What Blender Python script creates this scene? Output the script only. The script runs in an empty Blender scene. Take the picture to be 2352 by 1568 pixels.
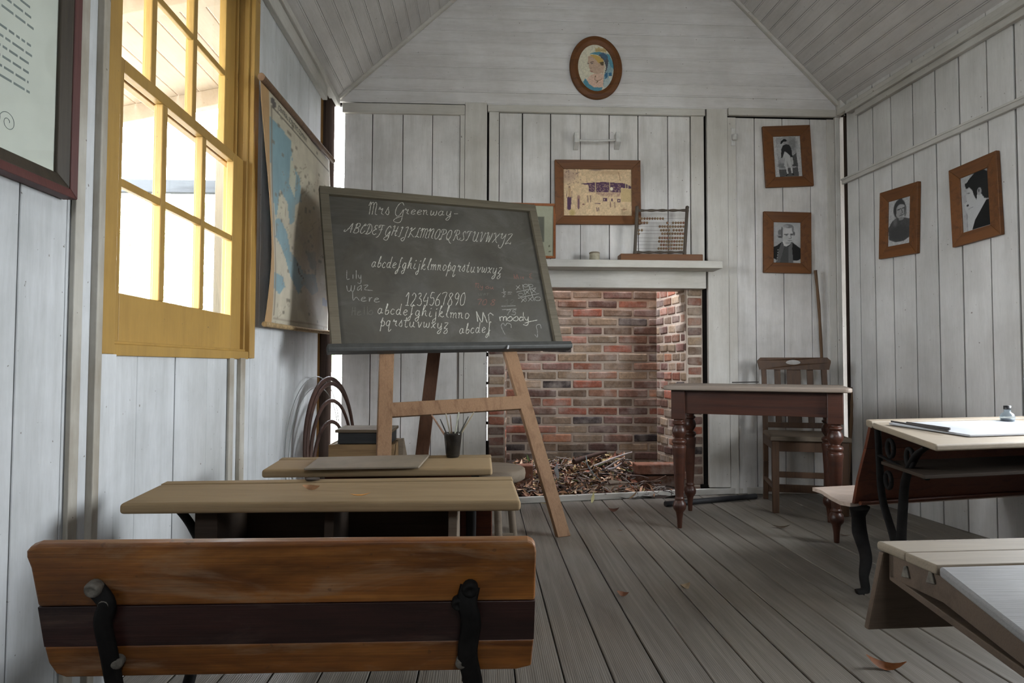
import bpy, bmesh, math, random
import numpy as np
from mathutils import Vector, Matrix
random.seed(7)
rng = np.random.default_rng(7)
S = bpy.context.scene
COL = S.collection

# ------------------------------------------------------------------ camera
F, CX, CY = 1500.0, 1176.0, 784.0
YAW, PITCH, ROLL, H = 0.045, 0.0367, 0.003, 0.87
cy_, sy_, cp_, sp_ = math.cos(YAW), math.sin(YAW), math.cos(PITCH), math.sin(PITCH)
FW = np.array([sy_ * cp_, cy_ * cp_, sp_]); r0 = np.array([cy_, -sy_, 0.0]); u0 = np.cross(r0, FW)
RR = math.cos(ROLL) * r0 + math.sin(ROLL) * u0
UU = -math.sin(ROLL) * r0 + math.cos(ROLL) * u0
CAM = np.array([0, 0, H])
cam = bpy.data.cameras.new('camera'); camo = bpy.data.objects.new('camera', cam); COL.objects.link(camo)
cam.sensor_width = 36.0; cam.sensor_fit = 'HORIZONTAL'; cam.lens = F / 2352 * 36
cam.clip_start = 0.02; cam.clip_end = 200
camo.matrix_world = Matrix(((RR[0], UU[0], -FW[0], 0), (RR[1], UU[1], -FW[1], 0), (RR[2], UU[2], -FW[2], H), (0, 0, 0, 1)))
S.camera = camo

# ------------------------------------------------------------------ world, light, exposure
SKY = 9.0
w = bpy.data.worlds.new('overcast_sky'); S.world = w; w.use_nodes = True
nt = w.node_tree; nt.nodes.clear()
out = nt.nodes.new('ShaderNodeOutputWorld'); bg = nt.nodes.new('ShaderNodeBackground')
tc = nt.nodes.new('ShaderNodeTexCoord'); sx = nt.nodes.new('ShaderNodeSeparateXYZ'); rp = nt.nodes.new('ShaderNodeValToRGB')
nt.links.new(tc.outputs['Generated'], sx.inputs[0]); nt.links.new(sx.outputs['Z'], rp.inputs[0])
rp.color_ramp.elements[0].position = 0.0; rp.color_ramp.elements[0].color = (0.93, 0.955, 0.985, 1)
rp.color_ramp.elements[1].position = 1.0; rp.color_ramp.elements[1].color = (0.94, 0.975, 1.06, 1)
nt.links.new(rp.outputs[0], bg.inputs[0]); bg.inputs[1].default_value = SKY; nt.links.new(bg.outputs[0], out.inputs[0])
S.view_settings.view_transform = 'Standard'; S.view_settings.look = 'None'
S.view_settings.exposure = 2.12; S.view_settings.gamma = 1.0; S.view_settings.use_curve_mapping = False
S.cycles.use_denoising = True
S.cycles.max_bounces = 10; S.cycles.diffuse_bounces = 7; S.cycles.glossy_bounces = 3; S.cycles.transparent_max_bounces = 12
S.cycles.sample_clamp_indirect = 6.0; S.cycles.caustics_reflective = False; S.cycles.caustics_refractive = False


def portal(name, loc, normal, sx_, sy__):
    l = bpy.data.lights.new(name, 'AREA'); l.shape = 'RECTANGLE'; l.size = sx_; l.size_y = sy__
    l.cycles.is_portal = True
    o = bpy.data.objects.new(name, l); COL.objects.link(o); o.location = loc
    o.rotation_euler = Vector(normal).to_track_quat('-Z', 'Y').to_euler()


# ------------------------------------------------------------------ rays
def ray(x, y): return FW + RR * ((x - CX) / F) - UU * ((y - CY) / F)
def on(x, y, p, n):
    d = ray(x, y); n = np.array(n, float)
    return CAM + d * (np.dot(np.array(p, float) - CAM, n) / np.dot(d, n))
def aX(x, y, X): return on(x, y, (X, 0, 0), (1, 0, 0))
def aY(x, y, Y): return on(x, y, (0, Y, 0), (0, 1, 0))
def aZ(x, y, Z=0.0): return on(x, y, (0, 0, Z), (0, 0, 1))
XL, YB = -0.995, 4.42                                   # left wall, back wall
RW0 = np.array([2.49, 4.40, 0.0]); RWd = np.array([-0.0723, 1, 0]); RWd = RWd / np.linalg.norm(RWd)
RWn = np.array([-RWd[1], RWd[0], 0.0])                  # right wall, normal into the room
def aR(x, y, off=0.0): return on(x, y, RW0 + RWn * off, RWn)
def rwx(Y): return RW0[0] + (Y - RW0[1]) * RWd[0] / RWd[1]


def lin(*c):
    c = np.array(c, float) / 255.0
    return tuple(np.where(c <= 0.04045, c / 12.92, ((c + 0.055) / 1.055) ** 2.4))


# ------------------------------------------------------------------ materials
class NT:
    def __init__(s, name):
        s.m = bpy.data.materials.new(name); s.m.use_nodes = True; s.t = s.m.node_tree; s.t.nodes.clear()
        s.o = s.n('OutputMaterial'); s.b = s.n('BsdfPrincipled'); s.l(s.b.outputs[0], s.o.inputs[0])
    def n(s, k, **kw):
        x = s.t.nodes.new('ShaderNode' + k)
        for a, b in kw.items(): setattr(x, a, b)
        return x
    def l(s, a, b): s.t.links.new(a, b)
    def coord(s, scale=(1, 1, 1), kind='Object', rot=(0, 0, 0)):
        t = s.n('TexCoord'); m = s.n('Mapping'); m.inputs['Scale'].default_value = scale; m.inputs['Rotation'].default_value = rot
        s.l(t.outputs[kind], m.inputs['Vector']); return m.outputs[0]
    def off(s, vec, amt=37.0):
        g = s.n('NewGeometry'); mm = s.n('MixRGB', blend_type='ADD'); mm.inputs[0].default_value = 1
        mu = s.n('Math', operation='MULTIPLY'); mu.inputs[1].default_value = amt
        s.l(g.outputs['Random Per Island'], mu.inputs[0]); s.l(vec, mm.inputs[1]); s.l(mu.outputs[0], mm.inputs[2]); return mm.outputs[0]
    def noise(s, vec, scale=1, detail=4, rough=.6, dist=0):
        x = s.n('TexNoise'); x.inputs['Scale'].default_value = scale; x.inputs['Detail'].default_value = detail
        x.inputs['Roughness'].default_value = rough; x.inputs['Distortion'].default_value = dist
        s.l(vec, x.inputs['Vector']); return x.outputs['Fac']
    def ramp(s, f, *stops):
        x = s.n('ValToRGB'); e = x.color_ramp.elements
        while len(e) < len(stops): e.new(.5)
        for q, (p, c) in zip(e, stops):
            q.position = p; q.color = (c, c, c, 1) if isinstance(c, (int, float)) else (*c, 1)
        s.l(f, x.inputs[0]); return x.outputs[0]
    def mix(s, f, a, b, mode='MIX'):
        x = s.n('MixRGB', blend_type=mode)
        for sock, v in zip(x.inputs, (f, a, b)):
            if isinstance(v, (int, float)): sock.default_value = v if sock.type == 'VALUE' else (v, v, v, 1)
            elif isinstance(v, tuple): sock.default_value = (*v, 1)
            else: s.l(v, sock)
        return x.outputs[0]
    def island(s, lo, hi):
        g = s.n('NewGeometry'); return s.ramp(g.outputs['Random Per Island'], (0, lo), (1, hi))
    def bump(s, f, strength=.3, dist=.004):
        x = s.n('Bump'); x.inputs['Strength'].default_value = strength; x.inputs['Distance'].default_value = dist
        s.l(f, x.inputs['Height']); s.l(x.outputs[0], s.b.inputs['Normal'])
    def fin(s, col, rough=.6, spec=.3, metal=0):
        if isinstance(col, tuple): s.b.inputs['Base Color'].default_value = (*col, 1)
        else: s.l(col, s.b.inputs['Base Color'])
        if isinstance(rough, (int, float)): s.b.inputs['Roughness'].default_value = rough
        else: s.l(rough, s.b.inputs['Roughness'])
        s.b.inputs['Specular IOR Level'].default_value = spec; s.b.inputs['Metallic'].default_value = metal
        return s.m


def axis_scale(axis, along, across): return tuple(along if a == axis else across for a in 'XYZ')


def wood(name, c1, c2, axis='X', rough=.55, spec=.3, gs=26, var=(.82, 1.12), dust=None, dustc=(.33, .26, .17), bump=.25, c3=None):
    k = NT(name)
    v = k.off(k.coord(axis_scale(axis, 1.6, gs)))
    f = k.noise(v, 1, 6, .62, .7)
    col = k.ramp(f, (.28, c1), (.52, c2), (.75, c3 or c2))
    col = k.mix(1.0, col, k.island(*var), 'MULTIPLY')
    fine = k.noise(k.off(k.coord(axis_scale(axis, 6, 260))), 1, 3, .7)
    col = k.mix(.35, col, k.ramp(fine, (.35, .45), (.6, 1.0)), 'MULTIPLY')
    r = rough
    if dust:
        d = k.noise(k.coord((1, 1, 1)), 5, 5, .6)
        m = k.ramp(d, (.3, dust * .45), (.7, min(1, dust * 1.2)))
        col = k.mix(m, col, dustc)
        r = k.mix(m, rough, .92)
    k.bump(fine, bump, .002)
    return k.fin(col, r, spec)


def worn(name, c1, c2, c3, tan, axis='X'):
    k = NT(name)
    v = k.coord(axis_scale(axis, 1.3, 30)); f = k.noise(v, 1, 7, .66, .8)
    c = k.ramp(f, (.25, c1), (.48, c2), (.62, c3), (.8, c1))
    big = k.noise(k.coord(axis_scale(axis, 1.6, 5)), 1.4, 5, .6, .4); c = k.mix(k.ramp(big, (.42, 0.0), (.62, .75)), c, tuple(a * .45 for a in c1))
    ex_ = k.noise(k.coord(axis_scale(axis, 2.2, 9)), 1.2, 6, .68, .5); c = k.mix(k.ramp(ex_, (.55, 0.0), (.74, .8)), c, tuple(tan))
    fine = k.noise(k.coord(axis_scale(axis, 5, 280)), 1, 4, .7); c = k.mix(.45, c, k.ramp(fine, (.35, .4), (.62, 1.0)), 'MULTIPLY')
    sc = k.noise(k.coord((3, 3, 3)), 14, 2, .5); c = k.mix(k.ramp(sc, (.70, 0.0), (.74, .35)), c, (.03, .016, .01))
    k.bump(fine, .25, .002); return k.fin(c, k.ramp(ex_, (.5, .34), (.75, .8)), .5)


def paint(name, col, dirt, amount=.5, axis='Z', rough=.65, specks=True, bump=.25, var=(.93, 1.04), stain=None, streak=9):
    k = NT(name)
    o = k.coord((1, 1, 1))
    big = k.noise(o, 2.6, 5, .62)
    st = k.noise(k.off(k.coord(axis_scale(axis, .9, streak))), 1.5, 6, .65)
    m = k.ramp(big, (.38, 0.0), (.72, amount))
    m2 = k.ramp(st, (.45, 0.0), (.80, amount))
    c = k.mix(m, tuple(col), tuple(dirt)); c = k.mix(m2, c, tuple(dirt))
    c = k.mix(1.0, c, k.island(*var), 'MULTIPLY')
    if stain:
        sf = k.noise(o, 1.1, 3, .5); c = k.mix(k.ramp(sf, (.55, 0.0), (.8, .45)), c, tuple(stain))
    fine = k.noise(k.coord(axis_scale(axis, 12, 90)), 1, 5, .7)
    c = k.mix(.25, c, k.ramp(fine, (.3, .7), (.6, 1.0)), 'MULTIPLY')
    if specks:
        sp = k.noise(o, 55, 2, .5); c = k.mix(k.ramp(sp, (.735, 0.0), (.765, .75)), c, (.10, .075, .05))
    k.bump(fine, bump, .003)
    return k.fin(c, rough, .25)


def plain(name, col, rough=.6, spec=.3, metal=0, var=.18, scale=14, attr=False, bump=0):
    k = NT(name); f = k.noise(k.coord(), scale, 5, .65)
    if attr:
        a = k.n('Attribute'); a.attribute_name = 'Col'; base = a.outputs['Color']
    else: base = tuple(col)
    c = k.mix(1.0, base, k.ramp(f, (.3, 1 - var), (.7, 1 + var)), 'MULTIPLY')
    if bump: k.bump(f, bump, .003)
    return k.fin(c, rough, spec, metal)


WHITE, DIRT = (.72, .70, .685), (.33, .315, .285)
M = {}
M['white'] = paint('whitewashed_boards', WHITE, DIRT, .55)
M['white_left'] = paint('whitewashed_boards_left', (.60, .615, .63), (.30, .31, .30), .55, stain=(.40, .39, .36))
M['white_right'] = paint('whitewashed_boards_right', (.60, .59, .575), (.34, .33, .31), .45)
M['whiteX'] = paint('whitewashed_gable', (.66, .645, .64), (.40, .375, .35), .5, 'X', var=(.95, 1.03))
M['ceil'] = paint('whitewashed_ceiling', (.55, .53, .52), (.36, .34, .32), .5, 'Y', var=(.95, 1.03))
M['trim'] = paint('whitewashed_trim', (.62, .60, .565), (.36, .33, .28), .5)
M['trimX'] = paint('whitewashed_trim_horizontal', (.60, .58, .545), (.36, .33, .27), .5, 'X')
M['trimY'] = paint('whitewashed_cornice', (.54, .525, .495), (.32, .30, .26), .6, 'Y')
M['stained'] = paint('stained_batten', (.48, .46, .41), (.20, .155, .10), .75, streak=5)
M['yellow'] = paint('yellow_paint', (.41, .25, .068), (.22, .125, .04), .5, rough=.5, var=(.94, 1.05))
M['cream'] = paint('cream_paint', (.62, .50, .38), (.40, .32, .24), .45, 'Y', var=(.85, 1.05))
M['darkened'] = wood('darkened_cream_post', (.085, .07, .045), (.12, .10, .07), 'Z', .8, .1)  # post colour darkened, as if shaded, to show against the bright sky
M['darkenedgrey'] = wood('darkened_grey_beam', (.045, .048, .052), (.07, .075, .08), 'X', .8, .1)  # beam colour darkened the same way, as if in the verandah's shade
M['cavity'] = plain('wall_cavity', (.012, .010, .009), .9, .1)
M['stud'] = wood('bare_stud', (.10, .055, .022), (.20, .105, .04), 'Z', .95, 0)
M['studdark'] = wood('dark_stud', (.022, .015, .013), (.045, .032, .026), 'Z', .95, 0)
M['iron'] = plain('black_cast_iron', (.010, .009, .0085), .7, .12, 0, .4, 22, bump=.3)
M['irondust'] = plain('dusty_iron', (.14, .125, .105), .85, .2, 0, .45, 60, bump=.4)
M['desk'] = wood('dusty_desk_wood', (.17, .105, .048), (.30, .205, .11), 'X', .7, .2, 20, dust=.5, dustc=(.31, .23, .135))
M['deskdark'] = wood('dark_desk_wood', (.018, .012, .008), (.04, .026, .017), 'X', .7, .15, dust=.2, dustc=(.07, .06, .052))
M['redwood'] = wood('red_stained_wood', (.055, .014, .007), (.10, .027, .011), 'X', .5, .25)
M['bench_light'] = worn('bench_orange_wood', (.13, .036, .008), (.32, .115, .022), (.40, .16, .035), (.34, .22, .125))
M['bench_dark'] = worn('bench_dark_wood', (.020, .008, .007), (.045, .016, .013), (.055, .019, .015), (.11, .062, .045))
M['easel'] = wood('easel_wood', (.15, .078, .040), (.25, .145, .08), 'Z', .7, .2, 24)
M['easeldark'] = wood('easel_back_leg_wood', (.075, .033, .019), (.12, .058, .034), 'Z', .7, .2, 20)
M['table'] = wood('dark_mahogany', (.026, .0075, .0045), (.055, .016, .0075), 'X', .34, .4, dust=.04, dustc=(.14, .11, .09))
M['tabletop'] = wood('dusty_table_top', (.11, .075, .055), (.20, .15, .115), 'X', .42, .5, dust=.4, dustc=(.25, .215, .18))
M['chair'] = wood('brown_chair_wood', (.038, .017, .009), (.078, .036, .017), 'Z', .5, .35, dust=.08, dustc=(.2, .15, .10))
M['frame'] = wood('oiled_frame_wood', (.085, .030, .008), (.155, .058, .015), 'X', .5, .35)
M['frameZ'] = wood('oiled_frame_wood_upright', (.085, .030, .008), (.155, .058, .015), 'Z', .5, .35)
M['framered'] = wood('thin_red_frame_wood', (.24, .075, .025), (.34, .12, .042), 'Z', .5, .3)
M['docframe'] = wood('burgundy_frame_wood', (.055, .018, .016), (.085, .028, .024), 'Y', .5, .3)
M['docframein'] = wood('dark_inner_frame', (.022, .017, .011), (.04, .03, .019), 'Y', .55, .3)
M['abacus'] = wood('dark_abacus_wood', (.045, .034, .026), (.085, .066, .05), 'Z', .6, .3)
M['bead'] = NT('abacus_beads'); k = M['bead']
oi = k.n('ObjectInfo'); M['bead'] = k.fin(k.ramp(oi.outputs['Random'], (0, (.16, .085, .045)), (.5, (.22, .15, .085)), (1, (.19, .08, .05))), .5, .35)
M['wire'] = plain('dull_wire', (.16, .13, .11), .5, .4, .6)
M['greywire'] = plain('grey_wire', (.30, .31, .30), .5, .4, .4)
M['hoop'] = wood('bentwood', (.035, .018, .014), (.075, .038, .028), 'Z', .6, .3)
M['crate'] = wood('plain_crate_wood', (.15, .092, .045), (.23, .145, .072), 'X', .7, .2)
M['boxdark'] = wood('black_box_wood', (.012, .013, .014), (.028, .028, .028), 'X', .6, .3)
M['boxlid'] = wood('dusty_box_lid', (.09, .066, .042), (.16, .12, .08), 'X', .8, .2)
M['stick'] = wood('dry_stick', (.09, .052, .03), (.15, .09, .052), 'Z', .7, .2)
M['stool'] = wood('grey_stool_wood', (.09, .065, .046), (.15, .115, .082), 'X', .75, .2, dust=.35, dustc=(.16, .13, .10))
M['slate'] = plain('dusty_slate', (.20, .165, .122), .7, .25, 0, .12, 9)
M['slatewhite'] = plain('pale_dusty_board', (.36, .365, .38), .55, .35, 0, .12, 8)
M['pale'] = wood('pale_dusty_seat', (.34, .26, .21), (.44, .35, .29), 'X', .55, .3, 16)
M['boxdesk'] = wood('box_desk_wood', (.055, .035, .022), (.12, .08, .053), 'X', .6, .3, 14, dust=.3, dustc=(.15, .115, .09))
M['boxdesktop'] = wood('box_desk_top_wood', (.17, .125, .08), (.25, .195, .13), 'X', .55, .35, 14, dust=.5, dustc=(.25, .21, .165))
M['boxdesklid'] = wood('worn_grey_lid', (.19, .18, .178), (.27, .255, .25), 'X', .5, .4, 12, dust=.5, dustc=(.255, .25, .25))
M['picture'] = plain('printed_paper', (1, 1, 1), .7, .2, 0, .05, 60, attr=True)
M['map'] = plain('printed_map_cloth', (1, 1, 1), .8, .15, 0, .12, 7, attr=True)
M['paper'] = plain('old_paper', (.60, .60, .53), .8, .15, 0, .08, 5)
M['print'] = plain('grey_print', (.20, .22, .21), .8, .1)
M['black_print'] = plain('black_print', (.05, .05, .05), .8, .1)
M['tin'] = plain('cream_tin', (.34, .31, .23), .6, .3, 0, .2, 40)
M['enamel'] = plain('white_metal_fitting', (.55, .54, .52), .5, .4, 0, .15, 40)
M['cap'] = plain('black_bottle_cap', (.012, .012, .014), .4, .5)
M['ink'] = plain('dried_ink', (.012, .012, .02), .3, .5)
M['pencil'] = plain('dark_pencil', (.035, .03, .028), .5, .4, 0, .3, 90)
M['pipe'] = plain('black_pipe', (.02, .02, .022), .55, .4, 0, .3, 20)
M['dirt'] = plain('hearth_soil', (.05, .035, .025), .95, .1, 0, .5, 30, bump=.6)
M['leaf'] = plain('dry_leaf', (1, 1, 1), .7, .2, 0, .2, 70, attr=True)
M['twig'] = plain('twig_bark', (1, 1, 1), .8, .15, 0, .25, 70, attr=True)
M['grass'] = plain('lawn', (.21, .205, .18), .9, .1, 0, .4, 3)
M['foliage'] = plain('tree_leaves', (.36, .44, .30), .8, .15, 0, .4, 4)
M['bark'] = plain('tree_bark', (.25, .21, .17), .9, .1, 0, .3, 6)
M['rope'] = plain('ragged_tan_cloth', (.30, .21, .11), .9, .1, 0, .4, 60)

# floorboards: weathered grey, grain along Y
k = NT('weathered_floorboards')
v = k.off(k.coord((24, 1.1, 1)), 53)
g1 = k.noise(v, 1, 7, .62, 1.4)
rings = k.n('TexWave'); rings.wave_type = 'BANDS'; rings.bands_direction = 'X'
rings.inputs['Scale'].default_value = 1.1; rings.inputs['Distortion'].default_value = 9; rings.inputs['Detail'].default_value = 3; rings.inputs['Detail Scale'].default_value = .5
k.l(k.off(k.coord((46, .9, 1)), 53), rings.inputs['Vector'])
c = k.ramp(g1, (.25, (.095, .083, .070)), (.5, (.165, .150, .130)), (.78, (.245, .23, .205)))
c = k.mix(.30, c, k.ramp(rings.outputs['Fac'], (.2, .45), (.7, 1.0)), 'MULTIPLY')
c = k.mix(1.0, c, k.island(.82, 1.14), 'MULTIPLY')
big = k.noise(k.coord((1, 1, 1)), 1.3, 4, .6)
c = k.mix(k.ramp(big, (.35, 0.0), (.75, .35)), c, (.17, .13, .085))
dsp = k.noise(k.coord((1, 1, 1)), 38, 2, .5); c = k.mix(k.ramp(dsp, (.74, 0.0), (.77, .6)), c, (.05, .04, .03))
k.bump(rings.outputs['Fac'], .22, .003)
M['floor'] = k.fin(c, .52, .45)

# chalkboard
k = NT('dusty_blackboard')
a = k.noise(k.coord((1, 1, 1)), 3.2, 5, .6, .5); b = k.noise(k.coord((2, 2, 9)), 2.2, 4, .6)
c = k.ramp(a, (.3, (.042, .038, .030)), (.7, (.072, .066, .053)))
c = k.mix(k.ramp(b, (.45, 0.0), (.8, .35)), c, (.105, .105, .10))
sm = k.noise(k.coord((1, 1.8, 1)), 1.9, 6, .72, 1.2); c = k.mix(k.ramp(sm, (.50, 0.0), (.72, .28)), c, (.17, .165, .155))
M['board'] = k.fin(c, .66, .3)
M['boardframe'] = wood('blackboard_frame_wood', (.085, .07, .046), (.13, .11, .078), 'X', .6, .3)
M['ledge'] = plain('black_ledge_paint', (.045, .045, .042), .5, .4, 0, .25, 20)


def chalk(name, col, base=.35):
    k = NT(name); f = k.noise(k.coord((1, 1, 1)), 260, 3, .6)
    c = k.mix(k.ramp(f, (.36, base), (.62, 1.0)), (.075, .073, .066), tuple(col))
    return k.fin(c, .95, .05)


M['chalk'] = chalk('chalk_marks', (.52, .51, .44), .25)
M['chalk2'] = chalk('faint_chalk_marks', (.31, .31, .28), .25)
M['chalkred'] = chalk('faint_red_chalk', (.25, .11, .085), .1)
M['chalkghost'] = chalk('nearly_erased_chalk', (.125, .125, .105), .1)

# bricks and mortar
k = NT('old_brick'); a = k.n('Attribute'); a.attribute_name = 'Col'
f = k.noise(k.coord((1, 1, 1)), 34, 6, .7); e = k.noise(k.coord((1, 1, 1)), 6, 5, .65)
c = k.mix(1.0, a.outputs['Color'], k.ramp(f, (.3, .62), (.7, 1.25)), 'MULTIPLY')
c = k.mix(k.ramp(e, (.46, 0.0), (.72, .6)), c, (.42, .37, .33))
k.bump(f, .6, .006); M['brick'] = k.fin(c, .9, .1)
M['mortar'] = paint('lime_mortar', (.52, .44, .37), (.28, .22, .17), .6, specks=False, bump=.6)

# window glass: a thin pane, clear with a faint reflection
k = NT('window_glass'); tr = k.n('BsdfTransparent'); gl = k.n('BsdfGlossy'); mx = k.n('MixShader')
def facing(k):
    lw = k.n('LayerWeight'); pw_ = k.n('Math', operation='POWER'); pw_.inputs[1].default_value = 5.0; mp = k.n('MapRange')
    mp.inputs['To Min'].default_value = .025; mp.inputs['To Max'].default_value = .8
    k.l(lw.outputs['Facing'], pw_.inputs[0]); k.l(pw_.outputs[0], mp.inputs[0]); return mp.outputs[0]
gl.inputs['Roughness'].default_value = .03; tr.inputs[0].default_value = (.97, .985, .985, 1)
k.l(facing(k), mx.inputs[0]); k.l(tr.outputs[0], mx.inputs[1]); k.l(gl.outputs[0], mx.inputs[2]); k.l(mx.outputs[0], k.o.inputs[0])
M['glass'] = k.m


def vessel(name, tint, dirt, amt):
    k = NT(name); tr = k.n('BsdfTransparent'); gl = k.n('BsdfGlossy'); mx = k.n('MixShader'); df = k.n('BsdfDiffuse'); m2 = k.n('MixShader')
    gl.inputs['Roughness'].default_value = .08; tr.inputs[0].default_value = (*tint, 1); df.inputs[0].default_value = (*dirt, 1)
    f = k.ramp(k.noise(k.coord(), 30, 4, .6), (.3, amt * .6), (.7, min(1, amt * 1.4)))
    k.l(f, m2.inputs[0]); k.l(tr.outputs[0], m2.inputs[1]); k.l(df.outputs[0], m2.inputs[2])
    k.l(facing(k), mx.inputs[0]); k.l(m2.outputs[0], mx.inputs[1]); k.l(gl.outputs[0], mx.inputs[2]); k.l(mx.outputs[0], k.o.inputs[0]); return k.m


M['tumbler'] = vessel('grimy_glass', (.40, .38, .36), (.035, .03, .025), .62)
M['bottle'] = vessel('ink_bottle_glass', (.80, .88, .92), (.40, .44, .48), .22)


# ------------------------------------------------------------------ mesh building
class MB:
    def __init__(s, T=None):
        s.v, s.f, s.sm, s.c, s.mi = [], [], [], [], []
        s.T = T; s.col = None; s.mat = 0
    def add(s, vs, fs, smooth=False, cols=None):
        n = len(s.v)
        if s.T is not None: vs = [tuple(s.T @ Vector(p)) for p in vs]
        s.v += [tuple(map(float, p)) for p in vs]
        for f in fs: s.f.append([i + n for i in f]); s.sm.append(smooth); s.mi.append(s.mat)
        s.c += list(cols) if cols is not None else [s.col or (1, 1, 1)] * len(vs)
    def box(s, lo, hi, T=None, jit=0):
        x0, y0, z0 = lo; x1, y1, z1 = hi
        vs = [(x0, y0, z0), (x1, y0, z0), (x1, y1, z0), (x0, y1, z0), (x0, y0, z1), (x1, y0, z1), (x1, y1, z1), (x0, y1, z1)]
        if jit: vs = [tuple(a + random.uniform(-jit, jit) for a in p) for p in vs]
        if T is not None: vs = [tuple(T @ Vector(p)) for p in vs]
        s.add(vs, [(0, 3, 2, 1), (4, 5, 6, 7), (0, 1, 5, 4), (1, 2, 6, 5), (2, 3, 7, 6), (3, 0, 4, 7)])
    def hexa(s, a, b):                          # two matching quads (bottom ring, top ring)
        s.add(list(a) + list(b), [(3, 2, 1, 0), (4, 5, 6, 7), (0, 1, 5, 4), (1, 2, 6, 5), (2, 3, 7, 6), (3, 0, 4, 7)])
    def prism(s, poly, ext, smooth=False):
        n = len(poly); e = np.array(ext, float); P = [np.array(p, float) for p in poly]
        s.add(P + [p + e for p in P], [tuple(range(n))[::-1], tuple(range(n, 2 * n))] + [(i, (i + 1) % n, n + (i + 1) % n, n + i) for i in range(n)], smooth)
    def tube(s, pts, r, n=10, cap=True, flat=1.0, up=None, cols=None):
        P = [np.array(p, float) for p in pts]; m = len(P); R = r if hasattr(r, '__len__') else [r] * m
        vs, fs = [], []; prev = None
        for i in range(m):
            t = P[min(i + 1, m - 1)] - P[max(i - 1, 0)]; t = t / (np.linalg.norm(t) + 1e-12)
            if prev is None:
                h = np.array(up, float) if up is not None else (np.array([0, 0, 1.]) if abs(t[2]) < .9 else np.array([1., 0, 0]))
            else: h = prev
            h = h - t * (h @ t); h = h / (np.linalg.norm(h) + 1e-12); prev = h; b = np.cross(t, h)
            for j in range(n):
                a = 2 * math.pi * j / n; vs.append(P[i] + R[i] * (math.cos(a) * h + math.sin(a) * b * flat))
        for i in range(m - 1):
            for j in range(n): fs.append((i * n + j, i * n + (j + 1) % n, (i + 1) * n + (j + 1) % n, (i + 1) * n + j))
        s.add(vs, fs, True)
        if cap:
            s.add(vs[:n], [tuple(range(n))[::-1]]); s.add(vs[-n:], [tuple(range(n))])
    def lathe(s, prof, n=20, T=None):
        vs = []; fs = []
        for r, z in prof:
            for j in range(n):
                a = 2 * math.pi * j / n; vs.append((r * math.cos(a), r * math.sin(a), z))
        for i in range(len(prof) - 1):
            for j in range(n): fs.append((i * n + j, i * n + (j + 1) % n, (i + 1) * n + (j + 1) % n, (i + 1) * n + j))
        if T is not None: vs = [tuple(T @ Vector(p)) for p in vs]
        s.add(vs, fs, True)
        m = len(prof)
        if prof[0][0] > 1e-4: s.add(vs[:n], [tuple(range(n))[::-1]])
        if prof[-1][0] > 1e-4: s.add(vs[-n:], [tuple(range(n))])
    def grid(s, fn, nu, nv, col=None, smooth=True):
        vs = [fn(i / nu, j / nv) for j in range(nv + 1) for i in range(nu + 1)]
        fs = [(j * (nu + 1) + i, j * (nu + 1) + i + 1, (j + 1) * (nu + 1) + i + 1, (j + 1) * (nu + 1) + i) for j in range(nv) for i in range(nu)]
        s.add(vs, fs, smooth, col)
    def build(s, name, mat, parent=None, bevel=0, seg=2, attr=False, world=None):
        me = bpy.data.meshes.new(name)
        vs = s.v
        if world is not None:
            Wi = world.inverted(); vs = [tuple(Wi @ Vector(p)) for p in vs]
        me.from_pydata(vs, [], s.f)
        mats = mat if isinstance(mat, (list, tuple)) else [mat]
        for m_ in mats: me.materials.append(M[m_])
        me.polygons.foreach_set('use_smooth', s.sm); me.polygons.foreach_set('material_index', s.mi)
        if attr:
            ca = me.color_attributes.new('Col', 'FLOAT_COLOR', 'POINT')
            ca.data.foreach_set('color', np.concatenate([np.array(s.c, float), np.ones((len(s.c), 1))], 1).ravel())
        me.update()
        o = bpy.data.objects.new(name, me); COL.objects.link(o)
        if parent is not None: o.parent = parent
        if bevel:
            b = o.modifiers.new('bevel', 'BEVEL'); b.width = bevel; b.segments = seg; b.limit_method = 'ANGLE'; b.angle_limit = math.radians(40)
        return o


WORLD = {}
def thing(name, label, cat, loc=(0, 0, 0), rot=0.0, group=None, Mx=None):
    o = bpy.data.objects.new(name, None); COL.objects.link(o); o.empty_display_size = .05
    Mw = Mx if Mx is not None else Matrix.Translation(Vector([float(a) for a in loc])) @ Matrix.Rotation(rot, 4, 'Z')
    o.matrix_world = Mw; WORLD[o.name] = Mw
    tag(o, label, cat, group); return o
def tag(o, label, cat, group=None):
    o['label'] = label; o['category'] = cat
    if group: o['group'] = group
def W(o): return WORLD[o.name]
def struct(o): o['kind'] = 'structure'; return o
def single(mb, name, mat, label, cat, base, group=None, **kw):
    Mw = Matrix.Translation(Vector([float(a) for a in base]))
    o = mb.build(name, mat, world=Mw, **kw); o.matrix_world = Mw; tag(o, label, cat, group); return o


# ================================================================== STRUCTURE
# floor: planks running away from the camera
mb = MB(); pw = .1365; x = .368 - pw * 12; fl = []
while x < 3.1:
    y = -2.3
    while y < 4.7:
        L = 30
        mb.box((x + .002, y, -.03), (x + pw - .002, min(4.62, y + L), random.uniform(-.0015, .0015)))
        y += L
    x += pw
o = struct(mb.build('floor', 'floor', bevel=.0025, seg=1))
mb = MB(); mb.box((-1.3, -2.4, -.10), (3.2, 4.62, -.032)); struct(mb.build('floor_underside', 'cavity'))


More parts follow.
